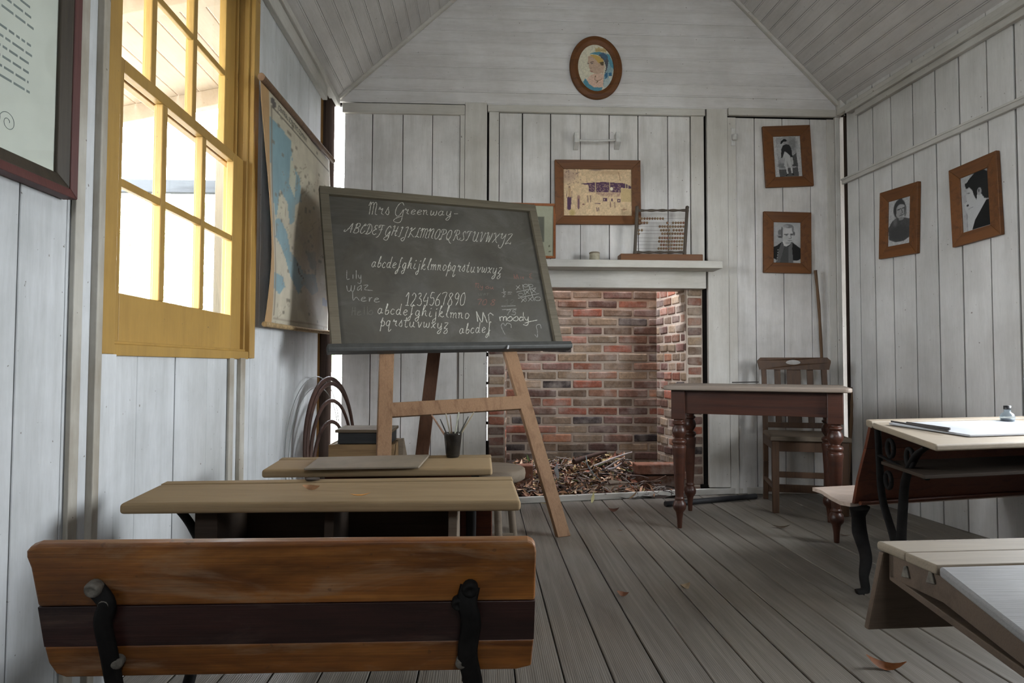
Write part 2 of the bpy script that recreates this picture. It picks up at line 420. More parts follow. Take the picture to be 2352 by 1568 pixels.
def vboards(mb, edges, z0, z1, place, gap=.0022, th=.018):
    for a, b in zip(edges[:-1], edges[1:]):
        g1, g2 = gap * random.uniform(.5, 1.6), gap * random.uniform(.5, 1.6)
        d = random.uniform(0, .002)
        zt, zb = z1 + 0, z0 + 0
        mb.hexa([place(a + g1, d, zb), place(b - g2, d, zb), place(b - g2, d + th, zb), place(a + g1, d + th, zb)],
                [place(a + g1, d, zt), place(b - g2, d, zt), place(b - g2, d + th, zt), place(a + g1, d + th, zt)])


# ---- left wall (plane X = XL) with the window hole
WY0, WY1, WZ0, WZ1 = 1.735, 2.845, .905, 2.45
pl = lambda t, d, z: (XL - d, t, z)
mb = MB()
vboards(mb, [-2.2 + .2 * i for i in range(17)] + [1.225, 1.439, 1.60], 0, 2.6, pl)
vboards(mb, [1.60, 1.735], 0, 2.6, pl)
vboards(mb, [1.735, 1.935, 2.17, 2.413, 2.60, 2.845], 0, WZ0, pl)
vboards(mb, [1.735, 1.935, 2.17, 2.413, 2.60, 2.845], WZ1, 2.6, pl)
vboards(mb, [2.845, 2.95, 3.113, 3.31, 3.51, 3.712, 3.995], 0, 2.6, pl)
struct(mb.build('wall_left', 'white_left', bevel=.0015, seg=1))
mb = MB()
mb.box((XL - .06, -2.3, 0), (XL - .03, WY0, 2.75)); mb.box((XL - .06, WY1, 0), (XL - .03, 3.99, 2.75))
mb.box((XL - .06, WY0, 0), (XL - .03, WY1, WZ0)); mb.box((XL - .06, WY0, WZ1), (XL - .03, WY1, 2.75))
struct(mb.build('wall_left_lining', 'cavity'))
# stained battens beside the window
mb = MB(); mb.box((XL, 1.612, 0), (XL + .012, 1.648, 2.5)); struct(mb.build('trim_1', 'stained', bevel=.002))
mb = MB(); mb.box((XL, 1.690, 0), (XL + .022, 1.718, 2.5)); struct(mb.build('trim_2', 'stained', bevel=.002))
mb = MB(); mb.box((XL, 1.648, 0), (XL + .006, 1.690, 2.5)); mb.box((XL, 1.718, 0), (XL + .014, 1.80, .897)); struct(mb.build('trim_3', 'white_left', bevel=.002))
mb = MB(); mb.box((XL, 2.60, 0), (XL + .010, 2.645, .897)); mb.box((XL, 2.70, 0), (XL + .016, 2.75, .897)); struct(mb.build('trim_4', 'stained', bevel=.002))
# bare corner studs
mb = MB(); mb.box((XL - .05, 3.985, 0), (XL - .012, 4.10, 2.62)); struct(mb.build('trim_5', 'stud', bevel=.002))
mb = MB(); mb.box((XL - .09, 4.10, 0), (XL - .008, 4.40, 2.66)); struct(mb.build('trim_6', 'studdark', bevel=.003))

# ---- right wall
pr_ = lambda t, d, z: tuple(RW0 + RWd * ((t - RW0[1]) / RWd[1]) - RWn * d + np.array([0, 0, z]))
RY0, RY1, RZ0, RZ1 = 1.66, 2.88, .78, 2.35             # window opening, beyond the frame of the photo
e = [4.336, 4.212, 4.067, 3.895, 3.71, 3.532, 3.365, 3.188, 3.029, RY1][::-1]
mb = MB()
vboards(mb, e, 0, 2.7, pr_, gap=.0042)
vboards(mb, list(np.linspace(RY0, RY1, 8)), RZ1, 2.7, pr_)
vboards(mb, list(np.linspace(-2.3, RY0, 22)), 0, 2.7, pr_); vboards(mb, list(np.linspace(RY0, RY1, 8)), 0, RZ0, pr_)
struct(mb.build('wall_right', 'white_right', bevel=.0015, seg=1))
mb = MB()
def rbox(mb, y0, y1, z0, z1, d0, d1): mb.hexa([pr_(y0, d0, z0), pr_(y1, d0, z0), pr_(y1, d1, z0), pr_(y0, d1, z0)], [pr_(y0, d0, z1), pr_(y1, d0, z1), pr_(y1, d1, z1), pr_(y0, d1, z1)])
rbox(mb, -2.3, RY0, 0, 2.75, .03, .06); rbox(mb, RY0, RY1, 0, RZ0, .03, .06); rbox(mb, RY1, 4.336, 0, 2.75, .03, .06); rbox(mb, RY0, RY1, RZ1, 2.75, .03, .06)
struct(mb.build('wall_right_lining', 'cavity'))
mb = MB(); rbox(mb, 2.90, 4.36, 2.125, 2.163, -.024, 0); rbox(mb, 2.90, 4.36, 2.150, 2.163, -.030, -.024)
struct(mb.build('trim_7', 'trimY', bevel=.004))       # picture rail

# ---- back wall: boarded panels either side of the chimney opening
pb = lambda t, d, z: (t, YB + d, z)
PZ = 2.60
mb = MB()
vboards(mb, [-.944, -.754, -.549, -.348, -.159], 0, PZ, pb)
vboards(mb, [.105, .267, .462, .666, .866, 1.069, 1.277, 1.436], 1.40, PZ, pb, gap=.003)
vboards(mb, [1.753, 1.888, 2.087, 2.283, 2.455], 0, PZ, pb)
struct(mb.build('wall_back', 'white', bevel=.0015, seg=1))
mb = MB(); mb.box((-.94, YB + .028, 0), (.018, YB + .05, 2.66)); mb.box((.018, YB + .022, 0), (.045, YB + .05, .36)); mb.box((.018, YB + .022, 1.86), (.045, YB + .05, 2.66)); mb.box((.018, YB + .022, .36), (.0305, YB + .05, 1.86)); [mb.box((.03, YB + .026, z_), (.04, YB + .05, z_ + h_)) for z_, h_ in ((.47, .02), (.60, .05), (.74, .02), (.93, .03), (1.16, .06), (1.34, .12), (1.55, .02), (1.66, .04), (1.75, .02))]; mb.box((1.60, YB + .028, 0), (2.50, YB + .05, 2.66)); mb.box((.05, YB + .024, 1.42), (1.60, YB + .05, 2.66))
struct(mb.build('wall_back_lining', 'cavity'))
# wide posts and cover strips
mb = MB(); mb.box((-.126, YB - .014, .0), (.024, YB + .02, 2.665)); struct(mb.build('trim_8', 'trim', bevel=.003))
mb = MB(); mb.box((1.547, YB - .014, .045), (1.692, YB + .02, 2.655)); struct(mb.build('trim_9', 'trim', bevel=.003))
mb = MB(); mb.box((-.159, YB - .010, 0), (-.128, YB + .01, 2.60)); struct(mb.build('trim_10', 'trim', bevel=.002))
mb = MB(); mb.box((.038, YB - .010, 1.40), (.105, YB + .01, 2.605)); mb.box((1.436, YB - .010, 1.40), (1.526, YB + .01, 2.602)); struct(mb.build('trim_11', 'trim', bevel=.003))
mb = MB(); mb.box((1.694, YB - .008, 0), (1.753, YB + .01, 2.60)); struct(mb.build('trim_12', 'trim', bevel=.002))
mb = MB(); mb.box((2.40, YB - .008, 0), (2.455, YB + .01, 2.6)); mb.box((2.457, YB - .014, 0), (2.49, YB + .01, 2.62)); struct(mb.build('trim_13', 'trim', bevel=.003))
mb = MB(); mb.box((2.46, YB + .075, 0), (2.70, YB + .095, 2.80)); struct(mb.build('trim_14', 'trim', bevel=.003))
mb = MB(); mb.box((2.60, 4.30, 0), (2.615, YB + .062, 2.80)); mb.box((2.47, 4.36, 2.662), (2.66, 4.53, 2.72)); struct(mb.build('corner_light_baffle', 'trim', bevel=.003))  # outer board and cap added to hold back sky light in the corner gap
mb = MB(); mb.hexa([pr_(4.338, -.002, 0), pr_(4.362, -.002, 0), pr_(4.362, .06, 0), pr_(4.338, .06, 0)], [pr_(4.338, -.002, 2.6), pr_(4.362, -.002, 2.6), pr_(4.362, .06, 2.6), pr_(4.338, .06, 2.6)]); struct(mb.build('trim_25', 'studdark'))
# plate rail in three lengths
mb = MB(); mb.box((-.955, YB - .022, 2.575), (-.128, YB + .01, 2.643)); struct(mb.build('trim_15', 'trimX', bevel=.004))
mb = MB(); mb.box((.028, YB - .022, 2.603), (1.533, YB + .01, 2.650)); struct(mb.build('trim_16', 'trimX', bevel=.004))
mb = MB(); mb.box((1.697, YB - .022, 2.612), (2.50, YB + .01, 2.664)); struct(mb.build('trim_17', 'trimX', bevel=.004))
# gable above
apx, apz = .853, 4.345
sl = lambda x: min(2.674 + .904 * (x + .998), 2.685 + .997 * (2.52 - x))
mb = MB(); z = 2.655; k = 0
while z < 4.0:
    z1 = z + .0855
    xa0, xa1 = -.998 + (z - 2.674) / .904, -.998 + (z1 - 2.674) / .904
    xb0, xb1 = 2.52 - (z - 2.685) / .997, 2.52 - (z1 - 2.685) / .997
    g = random.choice([.0004, .0004, .0010, .0016]); yo = random.uniform(0, .0015)
    mb.hexa([(xa0, YB + yo, z + g), (xb0, YB + yo, z + g), (xb0, YB + .02, z + g), (xa0, YB + .02, z + g)], [(xa1, YB + yo, z1), (xb1, YB + yo, z1), (xb1, YB + .02, z1), (xa1, YB + .02, z1)])
    mb.box((xa1 + .02, YB + yo - .0012, z + .010), (xb1 - .02, YB + yo + .002, z + .014))
    z = z1
struct(mb.build('wall_gable', 'whiteX', bevel=.001, seg=1))
mb = MB(); mb.prism([(-1.03, YB + .022, 2.64), (2.55, YB + .022, 2.64), (apx, YB + .022, 4.40)], (0, .03, 0)); struct(mb.build('wall_gable_lining', 'cavity'))

# ---- ceiling slopes of beaded boards
def slope(a0, a1, b0, b1, n, up):
    a0, a1, b0, b1 = map(np.array, (a0, a1, b0, b1)); mb = MB(); up = np.array(up)
    def q(t, s_): return (a0 * (1 - s_) + a1 * s_) * (1 - t) + (b0 * (1 - s_) + b1 * s_) * t
    for i in range(n):
        for (u0_, u1_, d) in ((.012, .872, 0), (.888, .988, -.001)):
            t0, t1 = (i + u0_) / n, (i + u1_) / n
            A = [q(t0, 0) - up * d, q(t0, 1) - up * d, q(t1, 1) - up * d, q(t1, 0) - up * d]
            mb.hexa(A, [p + up * .014 for p in A])
    return mb, q
mb, q = slope((XL - .01, -2.3, 2.66), (XL - .01, 4.42, 2.66), (apx, -2.3, apz), (apx, 4.42, apz), 29, (-.68, 0, .74))
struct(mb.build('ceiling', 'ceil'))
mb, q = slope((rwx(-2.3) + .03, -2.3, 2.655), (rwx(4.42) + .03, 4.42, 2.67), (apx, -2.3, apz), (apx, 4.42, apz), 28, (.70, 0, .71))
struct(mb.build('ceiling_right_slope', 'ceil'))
mb = MB(); T_ = .02
mb.hexa([(-1.05, -2.4, 2.655), (apx, -2.4, apz + .02), (apx, 4.47, apz + .02), (-1.05, 4.47, 2.655)], [(-1.05, -2.4, 2.72), (apx, -2.4, apz + .08), (apx, 4.47, apz + .08), (-1.05, 4.47, 2.72)])
mb.hexa([(apx, -2.4, apz + .02), (3.5, -2.4, 2.12), (3.1, 4.47, 2.12), (apx, 4.47, apz + .02)], [(apx, -2.4, apz + .08), (3.5, -2.4, 2.2), (3.1, 4.47, 2.2), (apx, 4.47, apz + .08)])
struct(mb.build('roof', 'cavity'))
# rake mouldings where the slopes meet the gable
def rail(mb, a, b, n, w_, d_, off=0.0):
    a, b, n = np.array(a, float), np.array(b, float), np.array(n, float); t = (b - a) / np.linalg.norm(b - a); s_ = np.cross(t, n)
    A = a + s_ * off
    mb.hexa([a + s_ * off, b + s_ * off, b + s_ * off + n * d_, a + s_ * off + n * d_], [a + s_ * (off + w_), b + s_ * (off + w_), b + s_ * (off + w_) + n * d_, a + s_ * (off + w_) + n * d_])
mb = MB()
for o_, w_, d_ in ((-.006, .03, .030), (.024, .022, .018), (.046, .026, .010)):
    rail(mb, (-.99, YB, 2.655), (apx, YB, apz - .01), (0, -1, 0), -w_, d_, -o_)
struct(mb.build('trim_18', 'trimX', bevel=.003))
mb = MB()
for o_, w_, d_ in ((-.006, .03, .030), (.024, .022, .018), (.046, .026, .010)):
    rail(mb, (2.505, YB, 2.665), (apx, YB, apz - .01), (0, -1, 0), w_, d_, o_)
struct(mb.build('trim_19', 'trimX', bevel=.003))
# cornices
mb = MB()
for y0, y1, z0, z1, d in ((-2.3, 4.03, 2.505, 2.585, .030), (-2.3, 4.20, 2.585, 2.612, .045), (-2.3, 4.40, 2.612, 2.66, .026)):
    mb.box((XL - .001, y0, z0), (XL + d, y1, z1))
struct(mb.build('trim_20', 'trimY', bevel=.004))
mb = MB()
for y1, z0, z1, d in ((4.20, 2.545, 2.585, .030), (4.27, 2.585, 2.615, .050), (4.39, 2.615, 2.655, .034)):
    rbox(mb, -2.3, y1, z0, z1, -d, .001)
struct(mb.build('trim_21', 'trimY', bevel=.004))
# front wall behind the camera
mb = MB(); mb.box((-1.1, -2.34, 0), (.40, -2.3, 4.4)); mb.box((1.30, -2.34, 0), (3.1, -2.3, 4.4)); mb.box((.40, -2.34, 0), (1.30, -2.3, 2.45)); mb.box((.40, -2.34, 3.35), (1.30, -2.3, 4.4)); struct(mb.build('wall_front', 'white'))

# skirting at the back wall and hearth edge board
hl, hr, h3 = aZ(1175, 1157.5), aZ(1542, 1140), aZ(1716, 1133)
mb = MB()
a, b, c_ = np.array(hl), np.array(hr), np.array(h3)
yv = np.array([0, .03, 0.]); zv = np.array([0, 0, .038])
mb.hexa([a, b, b + yv, a + yv], [a + zv, b + zv, b + yv + zv, a + yv + zv])
struct(mb.build('baseboard_hearth', 'trimX', bevel=.004))
mb = MB(); b2 = b + np.array([.004, .002, 0]); mb.hexa([b2, c_, c_ + yv, b2 + yv], [b2 + zv * 1.05, c_ + zv * 1.05, c_ + yv + zv * 1.05, b2 + yv + zv * 1.05])
struct(mb.build('baseboard_back_short', 'trimX', bevel=.004))
mb = MB(); mb.box((1.81, YB - .018, 0), (2.48, YB, .045)); struct(mb.build('baseboard_back', 'trimX', bevel=.004))

# ---- brick fireplace, open to the sky at the top of its flue
BC = [lin(98, 74, 64), lin(110, 82, 68), lin(98, 82, 70), lin(124, 106, 88), lin(86, 66, 60), lin(110, 94, 80), lin(120, 80, 66), lin(96, 72, 66), lin(118, 102, 86)]
BR = [lin(124, 76, 62), lin(52, 46, 46), lin(136, 98, 78)]
def bcol():
    c = random.choice(BR) if random.random() < .10 else random.choice(BC)
    f_ = random.uniform(1.0, 1.9); return tuple(a * f_ for a in c)
mb = MB(); mo = MB()
def courses(p0, p1, n, z0, z1, L=.235, hh=.0685, mort=.0125, depth=.10, start=0):
    """a skin of bricks from plan point p0 to p1, outward normal n (towards the viewer)"""
    p0, p1, n = np.array([*p0, 0.]), np.array([*p1, 0.]), np.array([*n, 0.]); ln = np.linalg.norm(p1 - p0); t = (p1 - p0) / ln
    z = z0; r_ = start
    while z < z1 - .02:
        u = -L / 2 if r_ % 2 else 0.0
        if r_ % 2: u = -L * .5
        while u < ln:
            a, b = max(0, u), min(ln, u + L)
            if b - a > .03:
                j = random.uniform(-.004, .004)
                A = p0 + t * (a + mort / 2) + n * j; B = p0 + t * (b - mort / 2) + n * j
                mb.col = bcol(); zz0, zz1 = z + mort / 2, min(z1, z + hh) - mort / 2
                jz = [random.uniform(-.0035, .0035) for _ in range(4)]
                mb.hexa([A + (0, 0, zz0 + jz[0]), B + (0, 0, zz0 + jz[1]), B - n * depth + (0, 0, zz0 + jz[1]), A - n * depth + (0, 0, zz0 + jz[0])],
                        [A + (0, 0, zz1 + jz[2]), B + (0, 0, zz1 + jz[3]), B - n * depth + (0, 0, zz1 + jz[3]), A - n * depth + (0, 0, zz1 + jz[2])])
            u += L
        z += hh; r_ += 1
    q0, q1 = p0 - n * .006, p1 - n * .006
    mo.hexa([q0 + (0, 0, z0), q1 + (0, 0, z0), q1 - n * .09 + (0, 0, z0), q0 - n * .09 + (0, 0, z0)], [q0 + (0, 0, z1), q1 + (0, 0, z1), q1 - n * .09 + (0, 0, z1), q0 - n * .09 + (0, 0, z1)])
TOPZ = 2.15
courses((.10, 4.98), (1.42, 4.98), (0, -1), -.06, TOPZ)
nr = np.array([-.52, -.07]); nr = nr / np.linalg.norm(nr)
courses((1.335, 4.98), (1.415, 4.47), (-.988, -.155), -.06, TOPZ, L=.135)
courses((.155, 4.45), (.185, 4.98), (.998, -.056), -.06, TOPZ, L=.135)
courses((1.413, 4.455), (1.523, 4.455), (0, -1), -.02, 1.42, L=.5, depth=.10)
courses((.036, 4.445), (.155, 4.445), (0, -1), -.02, 1.42, L=.5, depth=.11)
courses((.16, 4.60), (1.41, 4.60), (0, 1), 1.40, TOPZ)      # breast above the opening, seen only from inside
struct(mb.build('wall_fireplace', 'brick', bevel=.009, seg=3, attr=True)); struct(mo.build('wall_fireplace_mortar', 'mortar'))
mb = MB(); mb.box((.04, 4.44, 1.405), (1.60, 4.60, 1.46)); struct(mb.build('trim_22', 'cavity'))
mb = MB(); mb.box((.0, 4.0, -.10), (1.62, 5.1, -.034)); mb.box((.1, 4.42, -.05), (1.5, 5.0, -.02)); struct(mb.build('floor_hearth', 'dirt'))
mb = MB(); mb.box((1.527, 4.45, -.1), (1.75, 4.60, 1.42)); mb.box((1.5, 4.43, -.1), (2.5, 4.60, .06)); mb.box((1.41, 4.56, 0), (1.53, 4.60, 1.42)); struct(mb.build('dark_gap_plug', 'cavity'))  # dark backing added behind the chimney gap to plug light leaks

# ---- window_1: yellow double-hung sash window in the left wall
win = bpy.data.objects.new('window_1', None); COL.objects.link(win); struct(win); WORLD['window_1'] = Matrix.Identity(4)
mb = MB()
mb.box((XL - .11, 1.719, .897), (XL + .014, 1.789, 2.45)); mb.box((XL - .11, 2.800, .897), (XL + .014, 2.862, 2.45)); mb.box((XL - .11, 1.719, 2.45), (XL + .014, 2.862, 2.52))
mb.box((XL - .11, 1.789, .893), (XL + .010, 2.80, .925)); mb.box((XL - .04, 1.789, .925), (XL - .004, 2.80, .934))
mb.box((XL - .028, 2.786, .93), (XL - .006, 2.80, 2.45)); mb.box((XL - .062, 2.782, 1.735), (XL - .050, 2.80, 2.45))
mb.box((XL - .028, 1.789, .93), (XL - .006, 1.80, 2.45))
mb.build('window_frame', 'yellow', win, bevel=.003)
def sash(x0, x1, z0, z1, rows, bot, top, name):
    ys = [1.795, 1.870, 2.086, 2.134, 2.379, 2.431, 2.682, 2.795]; mb = MB()
    mb.box((x0, ys[0], z0), (x1, ys[1], z1)); mb.box((x0, ys[6], z0), (x1, ys[7], z1))
    mb.box((x0, ys[1], z0), (x1, ys[6], z0 + bot)); mb.box((x0, ys[1], z1 - top), (x1, ys[6], z1))
    g0, g1 = z0 + bot, z1 - top; zs = [g0, *[g0 + (g1 - g0) * i / rows for i in range(1, rows)], g1]
    for a, b in ((2, 3), (4, 5)):
        m_ = (ys[a] + ys[b]) / 2; mb.box((x0 + .004, m_ - .0165, g0), (x1, m_ + .0165, g1)); mb.box((x0 - .004, m_ - .010, g0), (x0 + .006, m_ + .010, g1))
    for zz in zs[1:-1]: mb.box((x0 + .006, ys[1], zz - .012), (x1 - .003, ys[6], zz + .012))
    s_ = mb.build(name, 'yellow', win, bevel=.003)
    cols = [(ys[1], (ys[2] + ys[3]) / 2 - .0165), ((ys[2] + ys[3]) / 2 + .0165, (ys[4] + ys[5]) / 2 - .0165), ((ys[4] + ys[5]) / 2 + .0165, ys[6])]
    for r_ in range(rows):
        for (a, b) in cols:
            p = MB(); p.box(((x0 + x1) / 2 - .0015, a - .004, zs[r_] - .004 + (.012 if r_ else 0)), ((x0 + x1) / 2 + .0015, b + .004, zs[r_ + 1] + .004 - (.012 if r_ < rows - 1 else 0)))
            p.build('pane', 'glass', s_)
sash(XL - .050, XL - .022, .930, 1.735, 2, .140, .038, 'lower_sash')
sash(XL - .090, XL - .062, 1.700, 2.45, 2, .036, .06, 'upper_sash')
portal('window_portal_left', (XL - .13, 2.29, 1.68), (1, 0, 0), 1.02, 1.5)
# window_3 in the right wall, past the right edge of the photo
win4 = bpy.data.objects.new('window_3', None); COL.objects.link(win4); struct(win4)
A_, B_, C_, D_ = RY0, RY1, RZ0, RZ1
mb = MB(); rbox(mb, A_, A_ + .05, C_, D_, -.012, .06); rbox(mb, B_ - .05, B_, C_, D_, -.012, .06); rbox(mb, A_ + .05, B_ - .05, C_, C_ + .05, -.012, .06); rbox(mb, A_ + .05, B_ - .05, D_ - .05, D_, -.012, .06); rbox(mb, A_ + .05, B_ - .05, 1.55, 1.59, .03, .05)
for t_ in (1 / 3, 2 / 3): rbox(mb, A_ + .05 + (B_ - A_ - .1) * t_ - .012, A_ + .05 + (B_ - A_ - .1) * t_ + .012, C_ + .05, D_ - .05, .03, .05)
mb.build('window_frame', 'yellow', win4, bevel=.003)
mb = MB(); rbox(mb, A_ + .05, B_ - .05, C_ + .05, D_ - .05, .038, .041); mb.build('pane', 'glass', win4)
pc = np.array(pr_((RY0 + RY1) / 2, .10, (RZ0 + RZ1) / 2)); portal('window_portal_right', tuple(pc), tuple(RWn), RY1 - RY0, RZ1 - RZ0)
win3 = bpy.data.objects.new('added_gable_window', None); COL.objects.link(win3); struct(win3)      # unseen window added behind the camera to brighten the gable and ceiling
mb = MB(); mb.box((.40, -2.35, 2.45), (.46, -2.28, 3.35)); mb.box((1.24, -2.35, 2.45), (1.30, -2.28, 3.35)); mb.box((.46, -2.35, 2.45), (1.24, -2.28, 2.51)); mb.box((.46, -2.35, 3.29), (1.24, -2.28, 3.35)); mb.box((.84, -2.34, 2.51), (.86, -2.30, 3.29)); mb.box((.46, -2.34, 2.89), (1.24, -2.30, 2.91)); mb.build('window_frame', 'yellow', win3, bevel=.003)
mb = MB(); mb.box((.46, -2.322, 2.51), (1.24, -2.318, 3.29)); mb.build('pane', 'glass', win3)
portal('gable_portal', (.85, -2.42, 2.9), (0, 1, 0), .92, .92)
portal('flue_portal', (.77, 4.76, 2.17), (0, 0, -1), 1.2, .42)

# ================================================================== OUTSIDE
mb = MB(); mb.box((-40, -30, -.5), (40, 40, -.42)); struct(mb.build('ground', 'grass'))
mb = MB()                                                     # verandah ceiling boards and rafters, falling away from the wall
def vz(x): return 2.62 + (x + 1.1) * .22
y = 3.95; x = -1.08
while x > -2.9:
    mb.hexa([(x, -1, vz(x)), (x - .118, -1, vz(x - .118)), (x - .118, y, vz(x - .118)), (x, y, vz(x))], [(x, -1, vz(x) + .02), (x - .118, -1, vz(x - .118) + .02), (x - .118, y, vz(x - .118) + .02), (x, y, vz(x) + .02)]); x -= .122
for yy in (.6, 1.75, 2.9, 3.9):
    mb.hexa([(-1.08, yy, vz(-1.08) - .10), (-2.9, yy, vz(-2.9) - .10), (-2.9, yy + .06, vz(-2.9) - .10), (-1.08, yy + .06, vz(-1.08) - .10)], [(-1.08, yy, vz(-1.08)), (-2.9, yy, vz(-2.9)), (-2.9, yy + .06, vz(-2.9)), (-1.08, yy + .06, vz(-1.08))])
struct(mb.build('roof_verandah', 'cream', bevel=.004))
mb = MB(); mb.box((-1.85, 4.55, -.42), (-1.75, 4.65, 2.5)); struct(mb.build('pillar_verandah', 'darkened', bevel=.006))
mb = MB(); mb.box((-3.6, 4.58, 2.06), (-1.85, 4.63, 2.15)); struct(mb.build('beam_verandah', 'darkenedgrey', bevel=.004))
def tree(x, y, h, r, seed, label):
    rn = random.Random(seed); t = thing('tree', label, 'tree', (x, y, -.42)); b = MB()
    b.tube([(0, 0, 0), (.05, .03, h * .3), (.0, .1, h * .6), (.1, .05, h * .85)], [.13, .11, .08, .03], 9); b.build('trunk', 'bark', t)
    c = MB()
    for i in range(900):
        d = np.array([rn.gauss(0, 1), rn.gauss(0, 1), rn.gauss(0, .8)]); d = d / np.linalg.norm(d) * r * rn.random() ** .4; p = d + np.array([0, 0, h * .68])
        u_ = np.array([rn.uniform(-1, 1) for _ in range(3)]) * .17; v_ = np.array([rn.uniform(-1, 1) for _ in range(3)]) * .13
        c.add([p - u_, p + v_, p + u_, p - v_], [(0, 1, 2, 3)])
    c.build('crown', 'foliage', t)
tree(-7.4, 13.5, 5.0, 2.0, 3, 'leafy tree on the lawn seen through the yellow window')
tree(-4.2, 16.5, 3.0, 1.3, 4, 'low leafy bush-like tree outside the yellow window, behind the verandah post')

# ================================================================== WALL PICTURES
class Pic:
    """colours of a printed picture on a grid, drawn in the pixel frame of a crop (x right, y down)"""
    def __init__(s, nu, nv, x0, y0, x1, y1, base):
        s.nu, s.nv = nu, nv
        u, v = np.meshgrid(np.linspace(0, 1, nu + 1), np.linspace(0, 1, nv + 1))
        s.x = x0 + (x1 - x0) * u; s.y = y1 + (y0 - y1) * v
        s.c = np.ones((*u.shape, 3)) * np.array(base)
    def put(s, m, col, a=1.0):
        m = m[..., None] * a; s.c = s.c * (1 - m) + np.array(col) * m
    def ell(s, cx, cy, rx, ry, col, a=1.0, rot=0, soft=.12):
        c_, n_ = math.cos(math.radians(rot)), math.sin(math.radians(rot)); dx, dy = s.x - cx, s.y - cy
        d = np.hypot((dx * c_ + dy * n_) / rx, (-dx * n_ + dy * c_) / ry); s.put(np.clip((1 + soft / 2 - d) / soft, 0, 1), col, a)
    def poly(s, P, col, a=1.0):
        m = np.zeros(s.x.shape, bool); n = len(P)
        for i in range(n):
            (xa, ya), (xb, yb) = P[i], P[(i + 1) % n]
            if ya == yb: continue
            cr = ((ya > s.y) != (yb > s.y)) & (s.x < (xb - xa) * (s.y - ya) / (yb - ya) + xa); m ^= cr
        s.put(m.astype(float), col, a)
    def line(s, P, wd, col, a=1.0):
        d = np.full(s.x.shape, 1e9)
        for (xa, ya), (xb, yb) in zip(P[:-1], P[1:]):
            L2 = (xb - xa) ** 2 + (yb - ya) ** 2 + 1e-9; t = np.clip(((s.x - xa) * (xb - xa) + (s.y - ya) * (yb - ya)) / L2, 0, 1)
            d = np.minimum(d, np.hypot(s.x - xa - t * (xb - xa), s.y - ya - t * (yb - ya)))
        s.put(np.clip((wd / 2 - d) / (wd * .3) + .5, 0, 1), col, a)
    def speck(s, amt, cell=2, seed=1, col=None, mask=None):
        r_ = np.random.default_rng(seed); n = r_.random((s.nv // cell + 2, s.nu // cell + 2)); n = np.kron(n, np.ones((cell, cell)))[:s.nv + 1, :s.nu + 1]
        if col is None: s.c = s.c * (1 + amt * (n[..., None] - .5) * 2)
        else: s.put(((n < amt) & (mask if mask is not None else True)).astype(float), col, .8)
    def cols(s): return np.clip(s.c, 0, 1).reshape(-1, 3)


def rect_from(c4, plane):
    """c4 = four photo corners TL,TR,BR,BL on a plane function; returns centre frame matrix and size"""
    P = [plane(*c) for c in c4]; ctr = sum(P) / 4
    X = (P[1] - P[0] + P[2] - P[3]) / 2; U = (P[0] - P[3] + P[1] - P[2]) / 2; w_, h_ = np.linalg.norm(X), np.linalg.norm(U)
    X = X / w_; N = np.cross(X, U); N = N / np.linalg.norm(N); U2 = np.cross(N, X)
    m = Matrix(((X[0], U2[0], N[0], ctr[0]), (X[1], U2[1], N[1], ctr[1]), (X[2], U2[2], N[2], ctr[2]), (0, 0, 0, 1)))
    return m, w_, h_


def wall_frame(name, label, cat, m, w_, h_, fw, th, pic, px, mats=('frame', 'frameZ'), group=None, bevel=.0025, pname='print'):
    """local: x right, y up, z out of the wall"""
    t = thing(name, label, cat, Mx=m, group=group); a, b = w_ / 2, h_ / 2
    f = MB()
    f.hexa([(-a, b, 0), (a, b, 0), (a - fw, b - fw, 0), (-a + fw, b - fw, 0)], [(-a, b, th), (a, b, th), (a - fw, b - fw, th * .72), (-a + fw, b - fw, th * .72)])
    f.hexa([(a, -b, 0), (-a, -b, 0), (-a + fw, -b + fw, 0), (a - fw, -b + fw, 0)], [(a, -b, th), (-a, -b, th), (-a + fw, -b + fw, th * .72), (a - fw, -b + fw, th * .72)])
    f.mat = 1
    f.hexa([(-a, -b, 0), (-a, b, 0), (-a + fw, b - fw, 0), (-a + fw, -b + fw, 0)], [(-a, -b, th), (-a, b, th), (-a + fw, b - fw, th * .72), (-a + fw, -b + fw, th * .72)])
    f.hexa([(a, b, 0), (a, -b, 0), (a - fw, -b + fw, 0), (a - fw, b - fw, 0)], [(a, b, th), (a, -b, th), (a - fw, -b + fw, th * .72), (a - fw, b - fw, th * .72)])
    f.build('frame', list(mats), t, bevel=bevel)
    p = MB(); ia, ib = a - fw + .003, b - fw + .003
    p.grid(lambda u, v: (-ia + 2 * ia * u, -ib + 2 * ib * v, th * .42), px.nu, px.nv, px.cols(), False)
    p.box((-ia, -ib, th * .1), (ia, ib, th * .42 - .0005)); p.build(pname, 'picture', t, attr=True)
    return t


G = lambda v: lin(v, v, v)
wallY = lambda x, y: aY(x, y, YB - .002)
wallR = lambda x, y: aR(x, y, .002)
